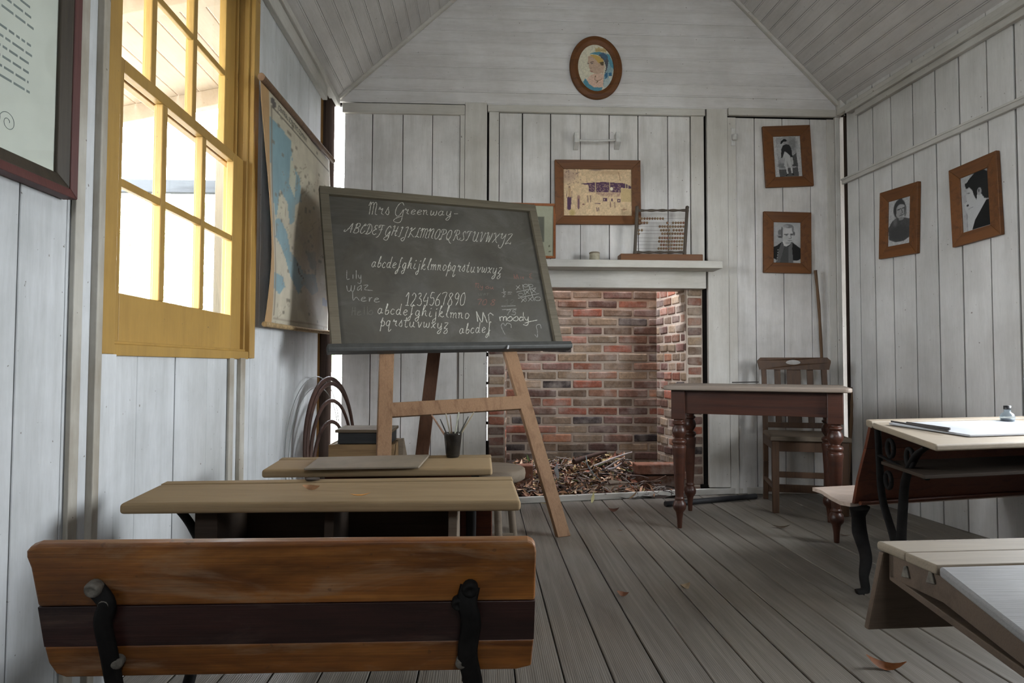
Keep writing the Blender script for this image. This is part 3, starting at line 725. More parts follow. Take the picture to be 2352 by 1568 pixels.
# full-length officer
p = Pic(64, 92, 320, 285, 1005, 1270, G(172))
p.poly([(395, 320), (880, 312), (910, 1250), (440, 1262)], G(150)); p.speck(.10, 3, 3)
p.ell(560, 640, 150, 200, G(168), .8, soft=.6); p.ell(800, 480, 110, 150, G(112), .7, soft=.8); p.poly([(880, 700), (780, 770), (760, 1010), (905, 1030)], G(72))
p.poly([(435, 1070), (905, 1040), (912, 1250), (440, 1262)], G(78)); p.ell(520, 990, 110, 60, G(92), .7, soft=.7); p.poly([(430, 1045), (600, 1060), (600, 1085), (430, 1082)], G(150)); p.speck(.13, 2, 5)
p.poly([(560, 1000), (600, 820), (560, 760), (620, 660), (720, 760), (750, 1000), (742, 1040), (700, 1030), (640, 880), (630, 1010), (600, 1030)], G(176))
p.poly([(565, 510), (640, 480), (720, 500), (765, 580), (785, 790), (740, 800), (720, 760), (640, 680), (600, 650), (540, 800), (500, 810), (520, 600)], G(42))
p.poly([(500, 810), (540, 800), (545, 880), (515, 870)], G(150)); p.poly([(750, 800), (785, 800), (800, 960), (760, 985)], G(165))
p.poly([(600, 1020), (645, 1020), (655, 1190), (625, 1190)], G(185)); p.poly([(715, 1040), (760, 1040), (760, 1175), (735, 1175)], G(180)); p.poly([(580, 1235), (650, 1185), (655, 1205), (610, 1240)], G(30)); p.poly([(730, 1180), (770, 1175), (800, 1215), (770, 1220)], G(30))
p.ell(612, 450, 32, 42, G(140)); p.poly([(510, 470), (515, 410), (600, 350), (650, 365), (680, 405), (640, 420), (590, 415), (540, 470)], G(30))
m, w_, h_ = rect_from([(1749.2, 292.2), (1857.9, 289.2), (1865.5, 428), (1756.8, 432.6)], wallY)
wall_frame('picture_frame', 'wood framed print of a standing figure in dark coat and white breeches, upper of two', 'picture', m, w_, h_, w_ * .215, .022, 0, p, group='small wood framed portraits')
# portrait with rolled side curls and dark open coat
p = Pic(64, 92, 335, 270, 985, 1245, G(165)); p.speck(.06, 3, 8)
p.ell(700, 900, 420, 260, G(130), .5, soft=.9); p.ell(860, 620, 90, 230, G(185), .6, soft=.9)
p.poly([(330, 870), (430, 830), (540, 740), (780, 740), (900, 830), (985, 890), (985, 1130), (920, 1170), (800, 1180), (700, 1245), (490, 1245), (400, 1160), (330, 1120)], G(34))
p.poly([(540, 740), (480, 900), (400, 1245), (490, 1245), (590, 900), (610, 850)], G(88)); p.poly([(610, 850), (700, 840), (690, 1245), (490, 1245)], G(72)); p.poly([(790, 760), (780, 900), (810, 1245), (690, 1245), (700, 850)], G(98))
p.poly([(550, 720), (590, 830), (640, 850), (720, 810), (750, 770), (640, 700)], G(190))
p.ell(680, 580, 130, 205, G(178)); p.ell(700, 500, 110, 100, G(188), .7, soft=.5)
p.ell(690, 365, 110, 48, G(120)); p.ell(640, 370, 60, 32, G(150)); p.ell(500, 520, 50, 70, G(110)); p.ell(480, 600, 55, 32, G(140)); p.ell(500, 625, 50, 22, G(80)); p.ell(545, 520, 22, 140, G(100)); p.ell(825, 540, 22, 50, G(95)); p.ell(800, 440, 22, 80, G(120))
p.line([(600, 565), (690, 555)], 22, G(80)); p.line([(745, 555), (815, 545)], 22, G(75)); p.ell(650, 585, 28, 14, G(90)); p.ell(775, 575, 22, 13, G(80))
p.line([(735, 560), (765, 640), (735, 665), (705, 655)], 16, G(110)); p.line([(680, 700), (720, 712), (770, 700)], 13, G(85)); p.ell(640, 640, 60, 60, G(160), .5, soft=.8); p.ell(700, 770, 80, 30, G(130), .6, soft=.6)
for i in range(5): p.ell(455 - i * 6, 930 + i * 62, 12, 12, G(150))
m, w_, h_ = rect_from([(1751.7, 486.1), (1859.9, 489.7), (1860.9, 628.5), (1751.4, 627)], wallY)
wall_frame('picture_frame', 'wood framed portrait of a head with rolled side curls and dark coat, lower of two', 'picture', m, w_, h_, w_ * .215, .022, 0, p, group='small wood framed portraits')
# dark-haired portrait on the right wall (crop frame unsheared)
p = Pic(56, 84, 0, 0, 350, 870, G(165)); p.speck(.12, 2, 11)
p.poly([(0, 520), (60, 400), (130, 350), (250, 370), (350, 420), (350, 740), (250, 800), (120, 800), (20, 740)], G(70)); p.speck(.12, 2, 12); p.ell(180, 640, 150, 140, G(60), .8, soft=.5); p.ell(110, 420, 30, 80, G(110), .5, soft=.8)
p.ell(175, 190, 95, 180, G(58)); p.ell(190, 20, 30, 24, G(60)); p.ell(185, 240, 68, 130, G(140)); p.ell(205, 170, 52, 50, G(150)); p.ell(110, 210, 20, 100, G(60)); p.line([(150, 205), (190, 195)], 20, G(60)); p.line([(220, 195), (250, 190)], 18, G(60)); p.line([(205, 200), (225, 275), (200, 285)], 14, G(90)); p.line([(180, 320), (235, 312)], 14, G(75)); p.ell(205, 385, 40, 26, G(120)); p.ell(265, 250, 20, 110, G(80), .8)
m, w_, h_ = rect_from([(2023.4, 444.9), (2111.4, 418), (2117.5, 580.1), (2029.4, 594.9)], wallR)
wall_frame('picture_frame', 'wood framed portrait of a dark-haired figure in grey, near the corner', 'picture', m, w_, h_, w_ * .215, .022, 0, p, group='small wood framed portraits')
# profile portrait
p = Pic(60, 88, 0, 0, 370, 800, G(140)); p.speck(.12, 2, 15); p.poly([(0, 0), (160, 0), (150, 120), (60, 300), (60, 800), (0, 800)], G(155)); p.speck(.08, 4, 19)
p.poly([(95, 200), (190, 150), (330, 420), (300, 480), (130, 790), (70, 790), (75, 560), (45, 470), (35, 380), (60, 300)], G(168))
p.poly([(55, 110), (70, 190), (110, 180), (150, 230), (170, 320), (200, 390), (210, 320), (230, 240), (260, 240), (265, 330), (300, 400), (345, 420), (372, 400), (372, 60), (300, 0), (200, 0), (120, 60), (95, 95)], G(30))
p.ell(240, 285, 28, 52, G(140)); p.ell(235, 270, 12, 24, G(80)); p.line([(85, 255), (115, 262)], 12, G(90)); p.ell(58, 360, 14, 10, G(40)); p.ell(82, 425, 16, 16, G(40)); p.line([(95, 480), (150, 470)], 8, G(120)); p.ell(50, 330, 20, 60, G(150))
p.poly([(320, 430), (372, 430), (372, 800), (120, 800), (170, 650), (260, 520)], G(22)); p.line([(0, 792), (372, 792)], 12, G(175))
m, w_, h_ = rect_from([(2183.6, 393.8), (2292.8, 346.7), (2311.9, 537.3), (2198.7, 567.6)], wallR)
wall_frame('picture_frame', 'wood framed black haired profile portrait hung crooked on the right wall', 'picture', m, w_, h_, w_ * .215, .022, 0, p, group='small wood framed portraits')
# sepia photograph above the mantel
TAN, PUR = lin(206, 180, 146), lin(86, 62, 84)
p = Pic(150, 100, 318, 285, 1745, 1245, TAN); p.speck(.10, 5, 21); p.speck(.10, 2, 22)
p.ell(420, 420, 170, 140, lin(160, 135, 125), .6, soft=.9); p.speck(.06, 2, 31, lin(120, 95, 95), (p.x < 820) & (p.y < 620)); p.ell(1000, 300, 120, 22, PUR, .6, soft=.8); p.ell(1300, 360, 300, 40, lin(180, 150, 120), .6, soft=.9); p.ell(500, 1180, 60, 80, lin(170, 150, 90), .7, soft=.9)
p.poly([(715, 580), (980, 560), (1150, 550), (1600, 575), (1735, 640), (1735, 685), (1515, 665), (1510, 770), (850, 760), (840, 610), (730, 600)], PUR); p.speck(.30, 2, 24, lin(150, 125, 115), (p.y > 590) & (p.y < 765) & (p.x > 850) & (p.x < 1510))
for xx in (985, 1280, 1612, 1660): p.line([(xx, 560), (xx + 2, 780)], 16, lin(205, 185, 145))
p.line([(850, 762), (1510, 772)], 14, TAN); p.ell(1320, 690, 30, 36, lin(225, 215, 190)); p.poly([(1000, 770), (1500, 770), (1500, 850), (1130, 840), (1000, 790)], lin(150, 115, 110), .7); p.speck(.3, 2, 26, TAN, (p.y > 770) & (p.y < 860) & (p.x > 1000) & (p.x < 1510))
for a, b, c_, d in ((1140, 880, 1225, 945), (1310, 885, 1340, 945), (1435, 895, 1500, 965)): p.poly([(a, b), (c_, b), (c_, d), (a, d)], PUR)
p.poly([(1160, 895), (1175, 895), (1175, 925), (1160, 925)], TAN); p.poly([(1455, 915), (1480, 915), (1480, 945), (1455, 945)], TAN); p.poly([(1515, 685), (1735, 690), (1735, 950), (1515, 950)], lin(192, 168, 126))
p.poly([(395, 870), (430, 840), (480, 860), (485, 960), (470, 1110), (430, 1125), (400, 1100)], PUR); p.line([(395, 740), (385, 880)], 12, lin(110, 85, 80)); p.line([(495, 740), (500, 880)], 12, lin(110, 85, 80)); p.ell(448, 660, 20, 22, lin(130, 105, 95)); p.line([(450, 690), (450, 840)], 50, lin(180, 150, 118))
p.line([(635, 850), (632, 1060)], 60, lin(150, 110, 105), .8); p.line([(634, 900), (632, 1100)], 20, PUR); p.line([(820, 830), (830, 960)], 18, lin(120, 95, 95)); p.line([(885, 830), (880, 960)], 16, lin(120, 95, 95)); p.line([(980, 985), (1080, 990)], 16, PUR); p.line([(1010, 1075), (1015, 1140)], 18, PUR); p.line([(1048, 1075), (1050, 1130)], 16, PUR); p.line([(1290, 960), (1295, 1060)], 16, lin(130, 100, 95)); p.line([(1380, 960), (1388, 1060)], 14, lin(130, 100, 95)); p.line([(1470, 350), (1505, 520)], 10, lin(130, 95, 70)); p.line([(625, 290), (620, 440)], 9, lin(110, 95, 90)); p.line([(1530, 1110), (1620, 1105)], 12, lin(150, 110, 90)); p.line([(1570, 1070), (1575, 1130)], 10, lin(150, 110, 90)); p.ell(735, 1005, 30, 12, lin(130, 95, 90)); p.speck(.06, 2, 29)
m, w_, h_ = rect_from([(1273, 368.7), (1468.5, 371.4), (1471, 516.2), (1274.6, 516.7)], wallY)
wall_frame('picture_frame', 'wide wood framed sepia photograph of people outside a building, above the mantel shelf', 'picture', m, w_, h_, w_ * .103, .03, 0, p)
# thin red frame leaning on the mantel behind the blackboard
p = Pic(40, 52, 0, 0, 100, 130, lin(160, 160, 140)); p.poly([(22, 30), (78, 30), (78, 95), (22, 95)], lin(98, 98, 88)); p.poly([(30, 40), (66, 40), (66, 86), (30, 86)], lin(140, 150, 148)); p.poly([(30, 42), (62, 42), (62, 84), (30, 84)], lin(90, 90, 84)); p.ell(90, 104, 2, 2, lin(80, 80, 60)); p.ell(91, 118, 2, 2, lin(80, 80, 60))
m, w_, h_ = rect_from([(1162, 466), (1272.5, 469.5), (1279.5, 593.5), (1166, 592)], lambda x, y: on(x, y, (0, YB - .04, 1.60), (0, -1, .08)))
wall_frame('picture_frame', 'thin red-brown framed pale mount with a grey print, leaning on the mantel behind the blackboard', 'picture', m, w_, h_, .016, .016, 0, p, mats=('framered', 'framered'), bevel=.001)
# oval portrait in the gable
ctr = wallY(1368, 157.2); e1 = wallY(1428, 159.5) - ctr; e2 = wallY(1363.5, 85) - ctr; ra, rb = np.linalg.norm(e1), np.linalg.norm(e2)
m = Matrix.Translation(Vector(ctr)) @ Matrix.Rotation(math.radians(90), 4, 'X') @ Matrix.Rotation(math.radians(4.5), 4, 'Z')
t = thing('oval_portrait', 'oval wood framed drawing of a crowned woman in blue veil, high in the gable', 'picture', Mx=m)
mb = MB(); prof = [(1.0, 0), (1.0, .014), (.965, .024), (.93, .018), (.90, .026), (.85, .022), (.815, .014), (.79, .017), (.775, .008), (.775, 0)]
n = 72; vs = [(ra * q_ * math.cos(2 * math.pi * j / n), rb * q_ * math.sin(2 * math.pi * j / n), z) for q_, z in prof for j in range(n)]
# ring of constant width rather than scaled
vs = []
for q_, z in prof:
    dd = (1 - q_) * .165 * 1.6 * 1.0
    for j in range(n): a = 2 * math.pi * j / n; vs.append(((ra - dd) * math.cos(a), (rb - dd) * math.sin(a), z))
mb.add(vs, [(i * n + j, i * n + (j + 1) % n, (i + 1) * n + (j + 1) % n, (i + 1) * n + j) for i in range(len(prof) - 1) for j in range(n)], True)
mb.build('frame', 'frame', t)
p = Pic(100, 130, 75, 135, 1165, 1475, lin(205, 200, 180)); SK, BL, BL2, GR = lin(186, 160, 140), lin(86, 140, 158), lin(62, 104, 134), lin(88, 90, 96)
p.poly([(330, 1090), (380, 1020), (420, 1060), (470, 1150), (560, 1210), (730, 1215), (700, 1290), (620, 1330), (500, 1310), (380, 1200)], BL)
p.poly([(410, 1040), (500, 950), (580, 930), (770, 930), (760, 1100), (730, 1220), (550, 1215), (450, 1130)], lin(206, 176, 158))
p.poly([(470, 560), (540, 530), (640, 640), (700, 720), (790, 720), (800, 800), (770, 920), (640, 940), (540, 900), (500, 880), (490, 800), (470, 790), (480, 720), (460, 700), (470, 640)], SK)
p.poly([(830, 560), (930, 540), (1000, 800), (950, 960), (870, 1010), (900, 1120), (780, 1240), (740, 1190), (780, 980), (830, 850)], lin(132, 158, 166)); p.poly([(860, 520), (920, 530), (1000, 760), (990, 850), (930, 800), (890, 640)], BL); p.poly([(870, 920), (940, 930), (940, 990), (880, 1000)], BL2); p.poly([(790, 960), (860, 900), (850, 1000), (800, 1050)], BL2); p.poly([(780, 1060), (980, 1000), (960, 1120), (800, 1240), (750, 1230)], lin(182, 192, 188), .7)
p.poly([(495, 515), (560, 480), (700, 465), (800, 490), (880, 560), (895, 680), (850, 860), (800, 930), (830, 800), (800, 660), (700, 540), (600, 510)], GR); p.poly([(495, 515), (560, 480), (700, 465), (790, 500), (700, 530), (600, 515)], BL); p.poly([(700, 490), (860, 500), (880, 600), (830, 650), (760, 560)], BL2, .6); p.speck(.12, 2, 41)
p.poly([(510, 530), (600, 520), (700, 560), (790, 640), (780, 720), (700, 720), (650, 660), (600, 590)], lin(190, 158, 92)); p.poly([(700, 690), (800, 690), (790, 750), (740, 750)], lin(96, 82, 58)); p.ell(785, 780, 26, 50, SK); p.ell(760, 750, 30, 14, lin(80, 70, 56))
p.poly([(630, 450), (640, 370), (670, 400), (720, 365), (750, 400), (790, 405), (830, 380), (850, 430), (880, 440), (860, 490), (760, 470), (640, 465)], lin(184, 164, 118)); p.line([(650, 430), (860, 450)], 10, lin(140, 122, 84))
p.line([(520, 680), (590, 670)], 12, lin(120, 100, 92)); p.line([(455, 690), (475, 700)], 10, lin(110, 92, 86)); p.ell(545, 705, 26, 12, lin(96, 92, 92)); p.ell(468, 712, 14, 10, lin(96, 92, 92)); p.line([(485, 800), (530, 812)], 10, lin(140, 110, 100)); p.line([(500, 868), (545, 875)], 14, lin(150, 100, 92)); p.line([(600, 970), (575, 1050), (640, 1085), (730, 1045)], 12, lin(110, 90, 62)); p.line([(640, 1085), (605, 1130)], 12, lin(110, 90, 62))
sx_, sy2 = ra * .80, rb * .84
mb = MB(); cols = p.cols(); vs = []; fs = []; ca_ = []
gx, gy = 100, 130
for j in range(gy + 1):
    for i in range(gx + 1):
        u_, v_ = i / gx * 2 - 1, j / gy * 2 - 1
        # square to disc
        x_ = u_ * math.sqrt(1 - v_ * v_ / 2); y_ = v_ * math.sqrt(1 - u_ * u_ / 2); X_, Y_ = x_ * sx_, y_ * sy2
        vs.append((X_, Y_, .009))
        qx, qy = (X_ / ra + 1) / 2, (Y_ / rb + 1) / 2
        ca_.append(cols[min(gy, max(0, round(qy * gy))) * (gx + 1) + min(gx, max(0, round(qx * gx)))])
fs = [(j * (gx + 1) + i, j * (gx + 1) + i + 1, (j + 1) * (gx + 1) + i + 1, (j + 1) * (gx + 1) + i) for j in range(gy) for i in range(gx)]
mb.add(vs, fs, False, ca_); mb.build('drawing', 'picture', t, attr=True)
# framed sheet of text by the window
mx_ = Matrix(((0, 0, 1, XL + .002), (1, 0, 0, 1.18), (0, 1, 0, 1.81), (0, 0, 0, 1)))
t = thing('document_frame', 'large burgundy framed sheet of printed text hanging left of the yellow window', 'picture', Mx=mx_)
def ringframe(mb, a, b, fw, z0, z1, zi):
    for (P, Q) in (((-a, b), (a, b)), ((a, b), (a, -b)), ((a, -b), (-a, -b)), ((-a, -b), (-a, b))):
        ins = lambda q: (q[0] - math.copysign(fw, q[0]), q[1] - math.copysign(fw, q[1]))
        A, B = ins(P), ins(Q); mb.hexa([(*P, z0), (*Q, z0), (*B, z0), (*A, z0)], [(*P, z1), (*Q, z1), (*B, zi), (*A, zi)])
mb = MB(); ringframe(mb, .398, .552, .021, 0, .034, .030); mb.build('frame', 'docframe', t, bevel=.002)
mb = MB(); ringframe(mb, .377, .531, .030, 0, .028, .016); mb.build('inner_frame', 'docframein', t, bevel=.002)
mb = MB(); mb.box((-.35, -.505, .004), (.35, .505, .009)); mb.build('sheet', 'paper', t)
mb = MB(); rn = random.Random(5); yy = .42
while yy > -.37:
    x_ = -.30; end = .262 + rn.uniform(-.006, .006); end = end if rn.random() > .15 else rn.uniform(-.1, .2)
    while x_ < end:
        L = min(rn.uniform(.008, .034), end - x_)
        if L > .003: mb.box((x_, yy - .0035, .0091), (x_ + L, yy + .0015, .0094))
        x_ += L + .006
    mb.build('text_line', 'print', t); mb = MB()
    yy -= .0205 if rn.random() > .14 else .034
for cx_ in (.16, .20):
    pts = [(cx_ + .004 * (1 + a * .55) * math.cos(a), -.44 + .004 * (1 + a * .5) * math.sin(a), .0094) for a in np.linspace(0, 9.5, 40)]; mb.tube(pts, .0007, 4)
mb.build('scroll_emblem', 'print', t)
mb = MB(); mb.box((-.347, -.501, .0125), (.347, .501, .0135)); mb.build('glass', 'glass', t)

# ================================================================== ROLL-DOWN MAP
A, B = aX(602, 178, XL + .055), aX(764, 368, XL + .035)
t = thing('wall_map', 'torn roll-down map with blue sea areas hanging from a wooden rod on the left wall', 'map', (XL + .05, 3.6, 1.1))
mb = MB(); d_ = (B - A) / np.linalg.norm(B - A); mb.tube([A - d_ * .01, B + d_ * .012], .017, 12, flat=.9); mb.build('rod', 'stick', t, world=W(t))
C_, D_ = aX(608, 744, XL + .05), aX(764, 764, XL + .030)
mb = MB(); mb.tube([C_ - d_ * .005, (C_ + D_) / 2 + np.array([0, 0, -.004]), D_], .012, 10); mb.build('bottom_rod', 'rope', t, world=W(t))
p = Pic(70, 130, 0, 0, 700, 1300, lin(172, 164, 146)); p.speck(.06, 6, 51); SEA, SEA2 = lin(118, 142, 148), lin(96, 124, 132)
p.poly([(60, 150), (230, 165), (260, 300), (330, 330), (360, 470), (300, 520), (310, 620), (260, 660), (230, 540), (150, 500), (120, 640), (95, 700), (70, 560), (60, 400)], SEA); p.poly([(120, 640), (210, 660), (200, 560), (150, 520)], lin(176, 170, 150)); p.poly([(230, 240), (300, 350), (290, 480), (240, 420)], lin(178, 172, 150), .8)
p.poly([(90, 700), (150, 670), (230, 720), (260, 820), (330, 860), (400, 930), (520, 900), (560, 1010), (470, 1060), (380, 1000), (320, 1080), (250, 980), (210, 900), (150, 830), (80, 800)], SEA); p.poly([(300, 760), (350, 700), (390, 760), (370, 840), (320, 830)], lin(180, 172, 148)); p.poly([(420, 780), (520, 740), (540, 860), (470, 880)], SEA2, .6); p.poly([(60, 1010), (160, 1000), (180, 1060), (120, 1120), (60, 1090)], SEA); p.poly([(620, 1040), (690, 1060), (690, 1110), (620, 1100)], lin(120, 134, 156))
p.ell(450, 800, 160, 340, lin(104, 86, 64), .6, soft=.9); p.ell(560, 1120, 180, 150, lin(116, 98, 78), .6, soft=.9); p.ell(520, 500, 60, 300, lin(140, 124, 100), .5, soft=.9); p.ell(420, 560, 110, 100, lin(150, 136, 110), .4, soft=.9)  # soft brown patches: stains and some shade painted into the sheet
p.line([(75, 90), (690, 90)], 6, lin(92, 86, 78)); p.line([(75, 105), (690, 105)], 4, lin(120, 112, 100)); p.line([(70, 1245), (690, 1245)], 6, lin(92, 86, 78)); p.line([(70, 1262), (690, 1262)], 4, lin(110, 100, 90)); p.line([(70, 90), (70, 1245)], 5, lin(120, 112, 100))
rn = random.Random(9)
for i in range(46):
    x_, y_ = rn.uniform(90, 660), rn.uniform(150, 1200); P = [(x_, y_)]
    for _ in range(4): x_ += rn.uniform(-40, 40); y_ += rn.uniform(0, 45); P.append((x_, y_))
    p.line(P, 4, lin(120, 112, 98), .6)
p.speck(.03, 2, 52, lin(110, 104, 92)); p.poly([(0, 0), (52, 0), (58, 1300), (0, 1300)], lin(158, 128, 92)); p.line([(330, 880), (345, 940), (380, 960)], 8, lin(60, 48, 36))
p.ell(85, 60, 18, 26, lin(86, 82, 78)); p.ell(120, 72, 8, 14, lin(140, 134, 124))
def mp(u, v):
    top, bot = A * (1 - u) + B * u, C_ * (1 - u) + D_ * u; q_ = bot * (1 - v) + top * v
    bulge = .018 * math.sin(math.pi * v) * math.cos(u * 5) + .012 * math.sin(u * 9 + 2) * (1 - v) + .008 * math.sin(v * 7 + u * 4)
    edge = .045 * max(0, 1 - u / .09) ** 2 * math.sin(math.pi * min(1, v * 1.1)) * .45
    return q_ + np.array([bulge + edge - .012, -.05 * max(0, .08 - u) * math.sin(v * 6), 0])
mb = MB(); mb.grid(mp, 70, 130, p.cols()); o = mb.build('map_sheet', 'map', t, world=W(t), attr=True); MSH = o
sd = o.modifiers.new('thickness', 'SOLIDIFY'); sd.thickness = .0012


def text_mesh(name, body, mat, parent, T, size, extr=.0003):
    cu = bpy.data.curves.new(name, 'FONT'); cu.body = body; cu.size = size; cu.extrude = extr
    tmp = bpy.data.objects.new('tmp_text', cu); COL.objects.link(tmp)
    dg = bpy.context.evaluated_depsgraph_get(); me = bpy.data.meshes.new_from_object(tmp.evaluated_get(dg)); me.name = name
    bpy.data.objects.remove(tmp); bpy.data.curves.remove(cu)
    me.transform(W(parent).inverted() @ T); me.materials.clear(); me.materials.append(M[mat])
    o = bpy.data.objects.new(name, me); COL.objects.link(o); o.parent = parent; return o
# heading printed along the top of the map; letters laid one by one so they follow the sheet
body = 'CENTRAL SCIENTIFIC COMPANY'
def map_text(body, u0, u1, v, size, nm, mat):
    cu = bpy.data.curves.new(nm, 'FONT'); cu.body = body; cu.size = 1; tmp = bpy.data.objects.new('tmp_text', cu); COL.objects.link(tmp)
    dg = bpy.context.evaluated_depsgraph_get(); me = bpy.data.meshes.new_from_object(tmp.evaluated_get(dg)); me.name = nm
    bpy.data.objects.remove(tmp); bpy.data.curves.remove(cu); mxx = max(v_.co.x for v_ in me.vertices)
    hgt = np.linalg.norm(np.array(mp(.5, 1)) - np.array(mp(.5, 0)))
    Wi = W(t).inverted()
    for v_ in me.vertices:
        q_ = mp(u0 + (u1 - u0) * v_.co.x / mxx, v + v_.co.y * size / hgt); v_.co = Wi @ Vector((q_[0] + .002, q_[1], q_[2]))
    me.materials.clear(); me.materials.append(M[mat]); o = bpy.data.objects.new(nm, me); COL.objects.link(o); o.parent = MSH
map_text(body, .17, .56, .945, .036, 'map_heading', 'black_print')

# ================================================================== MANTEL AND WHAT STANDS ON IT
SY = YB - .19                                             # front edge of the shelf
zt = aY(1450, 597.5, SY)[2]; zb = aY(1450, 613.5, SY)[2]; xr = aY(1660, 600, SY)[0]
t = thing('mantelpiece', 'white painted mantel shelf with deep frieze board over the brick fireplace', 'mantelpiece', (.75, YB, 1.4))
mb = MB(); mb.box((-.02, SY, zb), (xr, YB - .012, zt)); mb.box((-.02, SY + .01, zt), (xr - .01, YB - .012, zt + .004)); mb.build('shelf', 'trimX', t, world=W(t), bevel=.004)
z0 = aY(1450, 661, YB - .03)[2]
mb = MB(); mb.box((.032, YB - .03, z0), (1.528, YB + .04, zb)); mb.build('frieze_board', 'trimX', t, world=W(t), bevel=.003)
SZ = zt + .0045
# tin
c_ = aY(1365.5, 592, SY + .10); base = np.array([c_[0], SY + .10, SZ])
t = thing('tin', 'small round cream tin on the mantel shelf, left of the abacus', 'tin', base)
mb = MB(); mb.lathe([(.034, 0), (.0355, .003), (.0345, .05), (.0345, .052)], 24); mb.build('body', 'tin', t)
mb = MB(); mb.lathe([(.0355, .052), (.036, .054), (.036, .060), (.030, .064), (.0001, .066)], 24); mb.build('lid', 'slate', t)
# abacus, leaning slightly to its right
AY = SY + .085
ap = lambda x, y: np.array(aY(1410 + x / 8.711, 460 + y / 8.711, AY))
bl_, br_ = ap(105, 1155), ap(1735, 1155)
t = thing('abacus', 'dark wooden abacus with rows of round beads standing on a plank on the mantel shelf', 'abacus', ((bl_[0] + br_[0]) / 2, AY, SZ))
BZ = ap(400, 1090)[2]
mb = MB(); mb.box((bl_[0], AY - .05, SZ), (br_[0], AY + .055, BZ)); mb.build('base_plank', 'frame', t, world=W(t), bevel=.004)
for (xt, xb) in ((466, 418), (1470, 1412)):
    a, b = ap(xb, 1092), ap(xt, 108); a[2] = BZ + .0
    ts = [0, .03, .06, .1, .86, .9, .93, .96, .985, 1.0]; rs = [.0128, .013, .0122, .0112, .011, .0126, .0112, .013, .0115, .003]
    mb = MB(); mb.tube([a + (b - a) * q_ for q_ in ts], rs, 12); mb.build('post', 'abacus', t, world=W(t))
for yy in (203, 1040):
    a, b = ap(478 if yy < 500 else 432, yy), ap(1462 if yy < 500 else 1405, yy - 4); mb = MB()
    qs = np.linspace(0, 1, 41); mb.tube([a + (b - a) * q_ for q_ in qs], [.0082 + .0018 * math.sin(q_ * 2 * math.pi * 4.5) for q_ in qs], 10); mb.build('rail', 'abacus', t, world=W(t))
ROWS = [(362, [510, 562, 614, 668, 720, 772, 824, 876, 930, 982]), (446, [505, 556, 610, 664, 1070, 1185, 1240, 1290, 1341, 1394]), (520, [920, 972, 1022, 1074, 1126, 1182, 1234, 1286, 1338, 1390]),
        (594, [500, 560, 946, 998, 1050, 1102, 1198, 1256, 1311, 1363]), (664, [497, 970, 1022, 1074, 1122, 1174, 1228, 1280, 1330, 1384]), (748, [916, 968, 1020, 1072, 1124, 1176, 1228, 1278, 1330, 1380]),
        (818, [908, 958, 1008, 1060, 1110, 1162, 1212, 1262, 1314, 1368]), (888, [946, 1000, 1052, 1104, 1156, 1208, 1258, 1312, 1364]), (960, [896, 946, 998, 1048, 1100, 1152, 1204, 1254, 1306, 1356])]
bead0 = None
for yy, xs in ROWS:
    f_ = (yy - 108) / (1092 - 108); xl, xr_ = 466 + (418 - 466) * f_, 1470 + (1412 - 1470) * f_
    mb = MB(); mb.tube([ap(xl, yy), ap((xl + xr_) / 2, yy + 5), ap(xr_, yy - 4)], .0009, 5); wo = mb.build('wire', 'wire', t, world=W(t))
    for xx in xs:
        p_ = Vector(ap(xx, yy + 3)) - Vector(W(t).translation)
        if bead0 is None:
            mb = MB(); mb.lathe([(.0015, -.0080), (.0058, -.0062), (.0084, -.0022), (.0086, .001), (.0070, .0050), (.0015, .0080)], 12, Matrix.Rotation(math.pi / 2, 4, 'Y')); bead0 = mb.build('bead', 'bead', wo); bead0.location = p_
        else:
            o = bead0.copy(); COL.objects.link(o); o.parent = wo; o.location = p_
# small rail on two wall brackets
b1, b2 = wallY(1322, 327), wallY(1416, 326)
t = thing('wall_rail', 'white rail on two wall brackets above the sepia photograph', 'rail', (b1[0], YB, b1[2]))
for b in (b1, b2):
    mb = MB(); mb.hexa([(b[0] - .017, YB - .07, b[2] - .02), (b[0] + .017, YB - .07, b[2] - .02), (b[0] + .017, YB - .001, b[2] - .055), (b[0] - .017, YB - .001, b[2] - .055)],
                       [(b[0] - .017, YB - .07, b[2] + .05), (b[0] + .017, YB - .07, b[2] + .05), (b[0] + .017, YB - .001, b[2] + .045), (b[0] - .017, YB - .001, b[2] + .045)]); mb.build('bracket', 'enamel', t, world=W(t), bevel=.003)
mb = MB(); mb.tube([(b1[0] + .01, YB - .045, b1[2]), ((b1[0] + b2[0]) / 2, YB - .045, b1[2] - .003), (b2[0] - .01, YB - .045, b2[2])], .0075, 10); mb.build('bar', 'enamel', t, world=W(t))
lt = wallY(1683, 318)
t = thing('latch_keeper', 'small white metal latch keeper screwed to the boards left of the upper portrait', 'latch', (lt[0], YB - .009, lt[2]))
mb = MB(); mb.box((-.015, -.004, -.055), (.015, 0, .07)); lp_ = mb.build('plate', 'enamel', t, bevel=.002)
mb = MB(); mb.lathe([(.016, -.018), (.018, -.015), (.018, .018), (.016, .02)], 16, Matrix.Translation((.004, -.018, .0))); mb.build('socket', 'enamel', lp_)

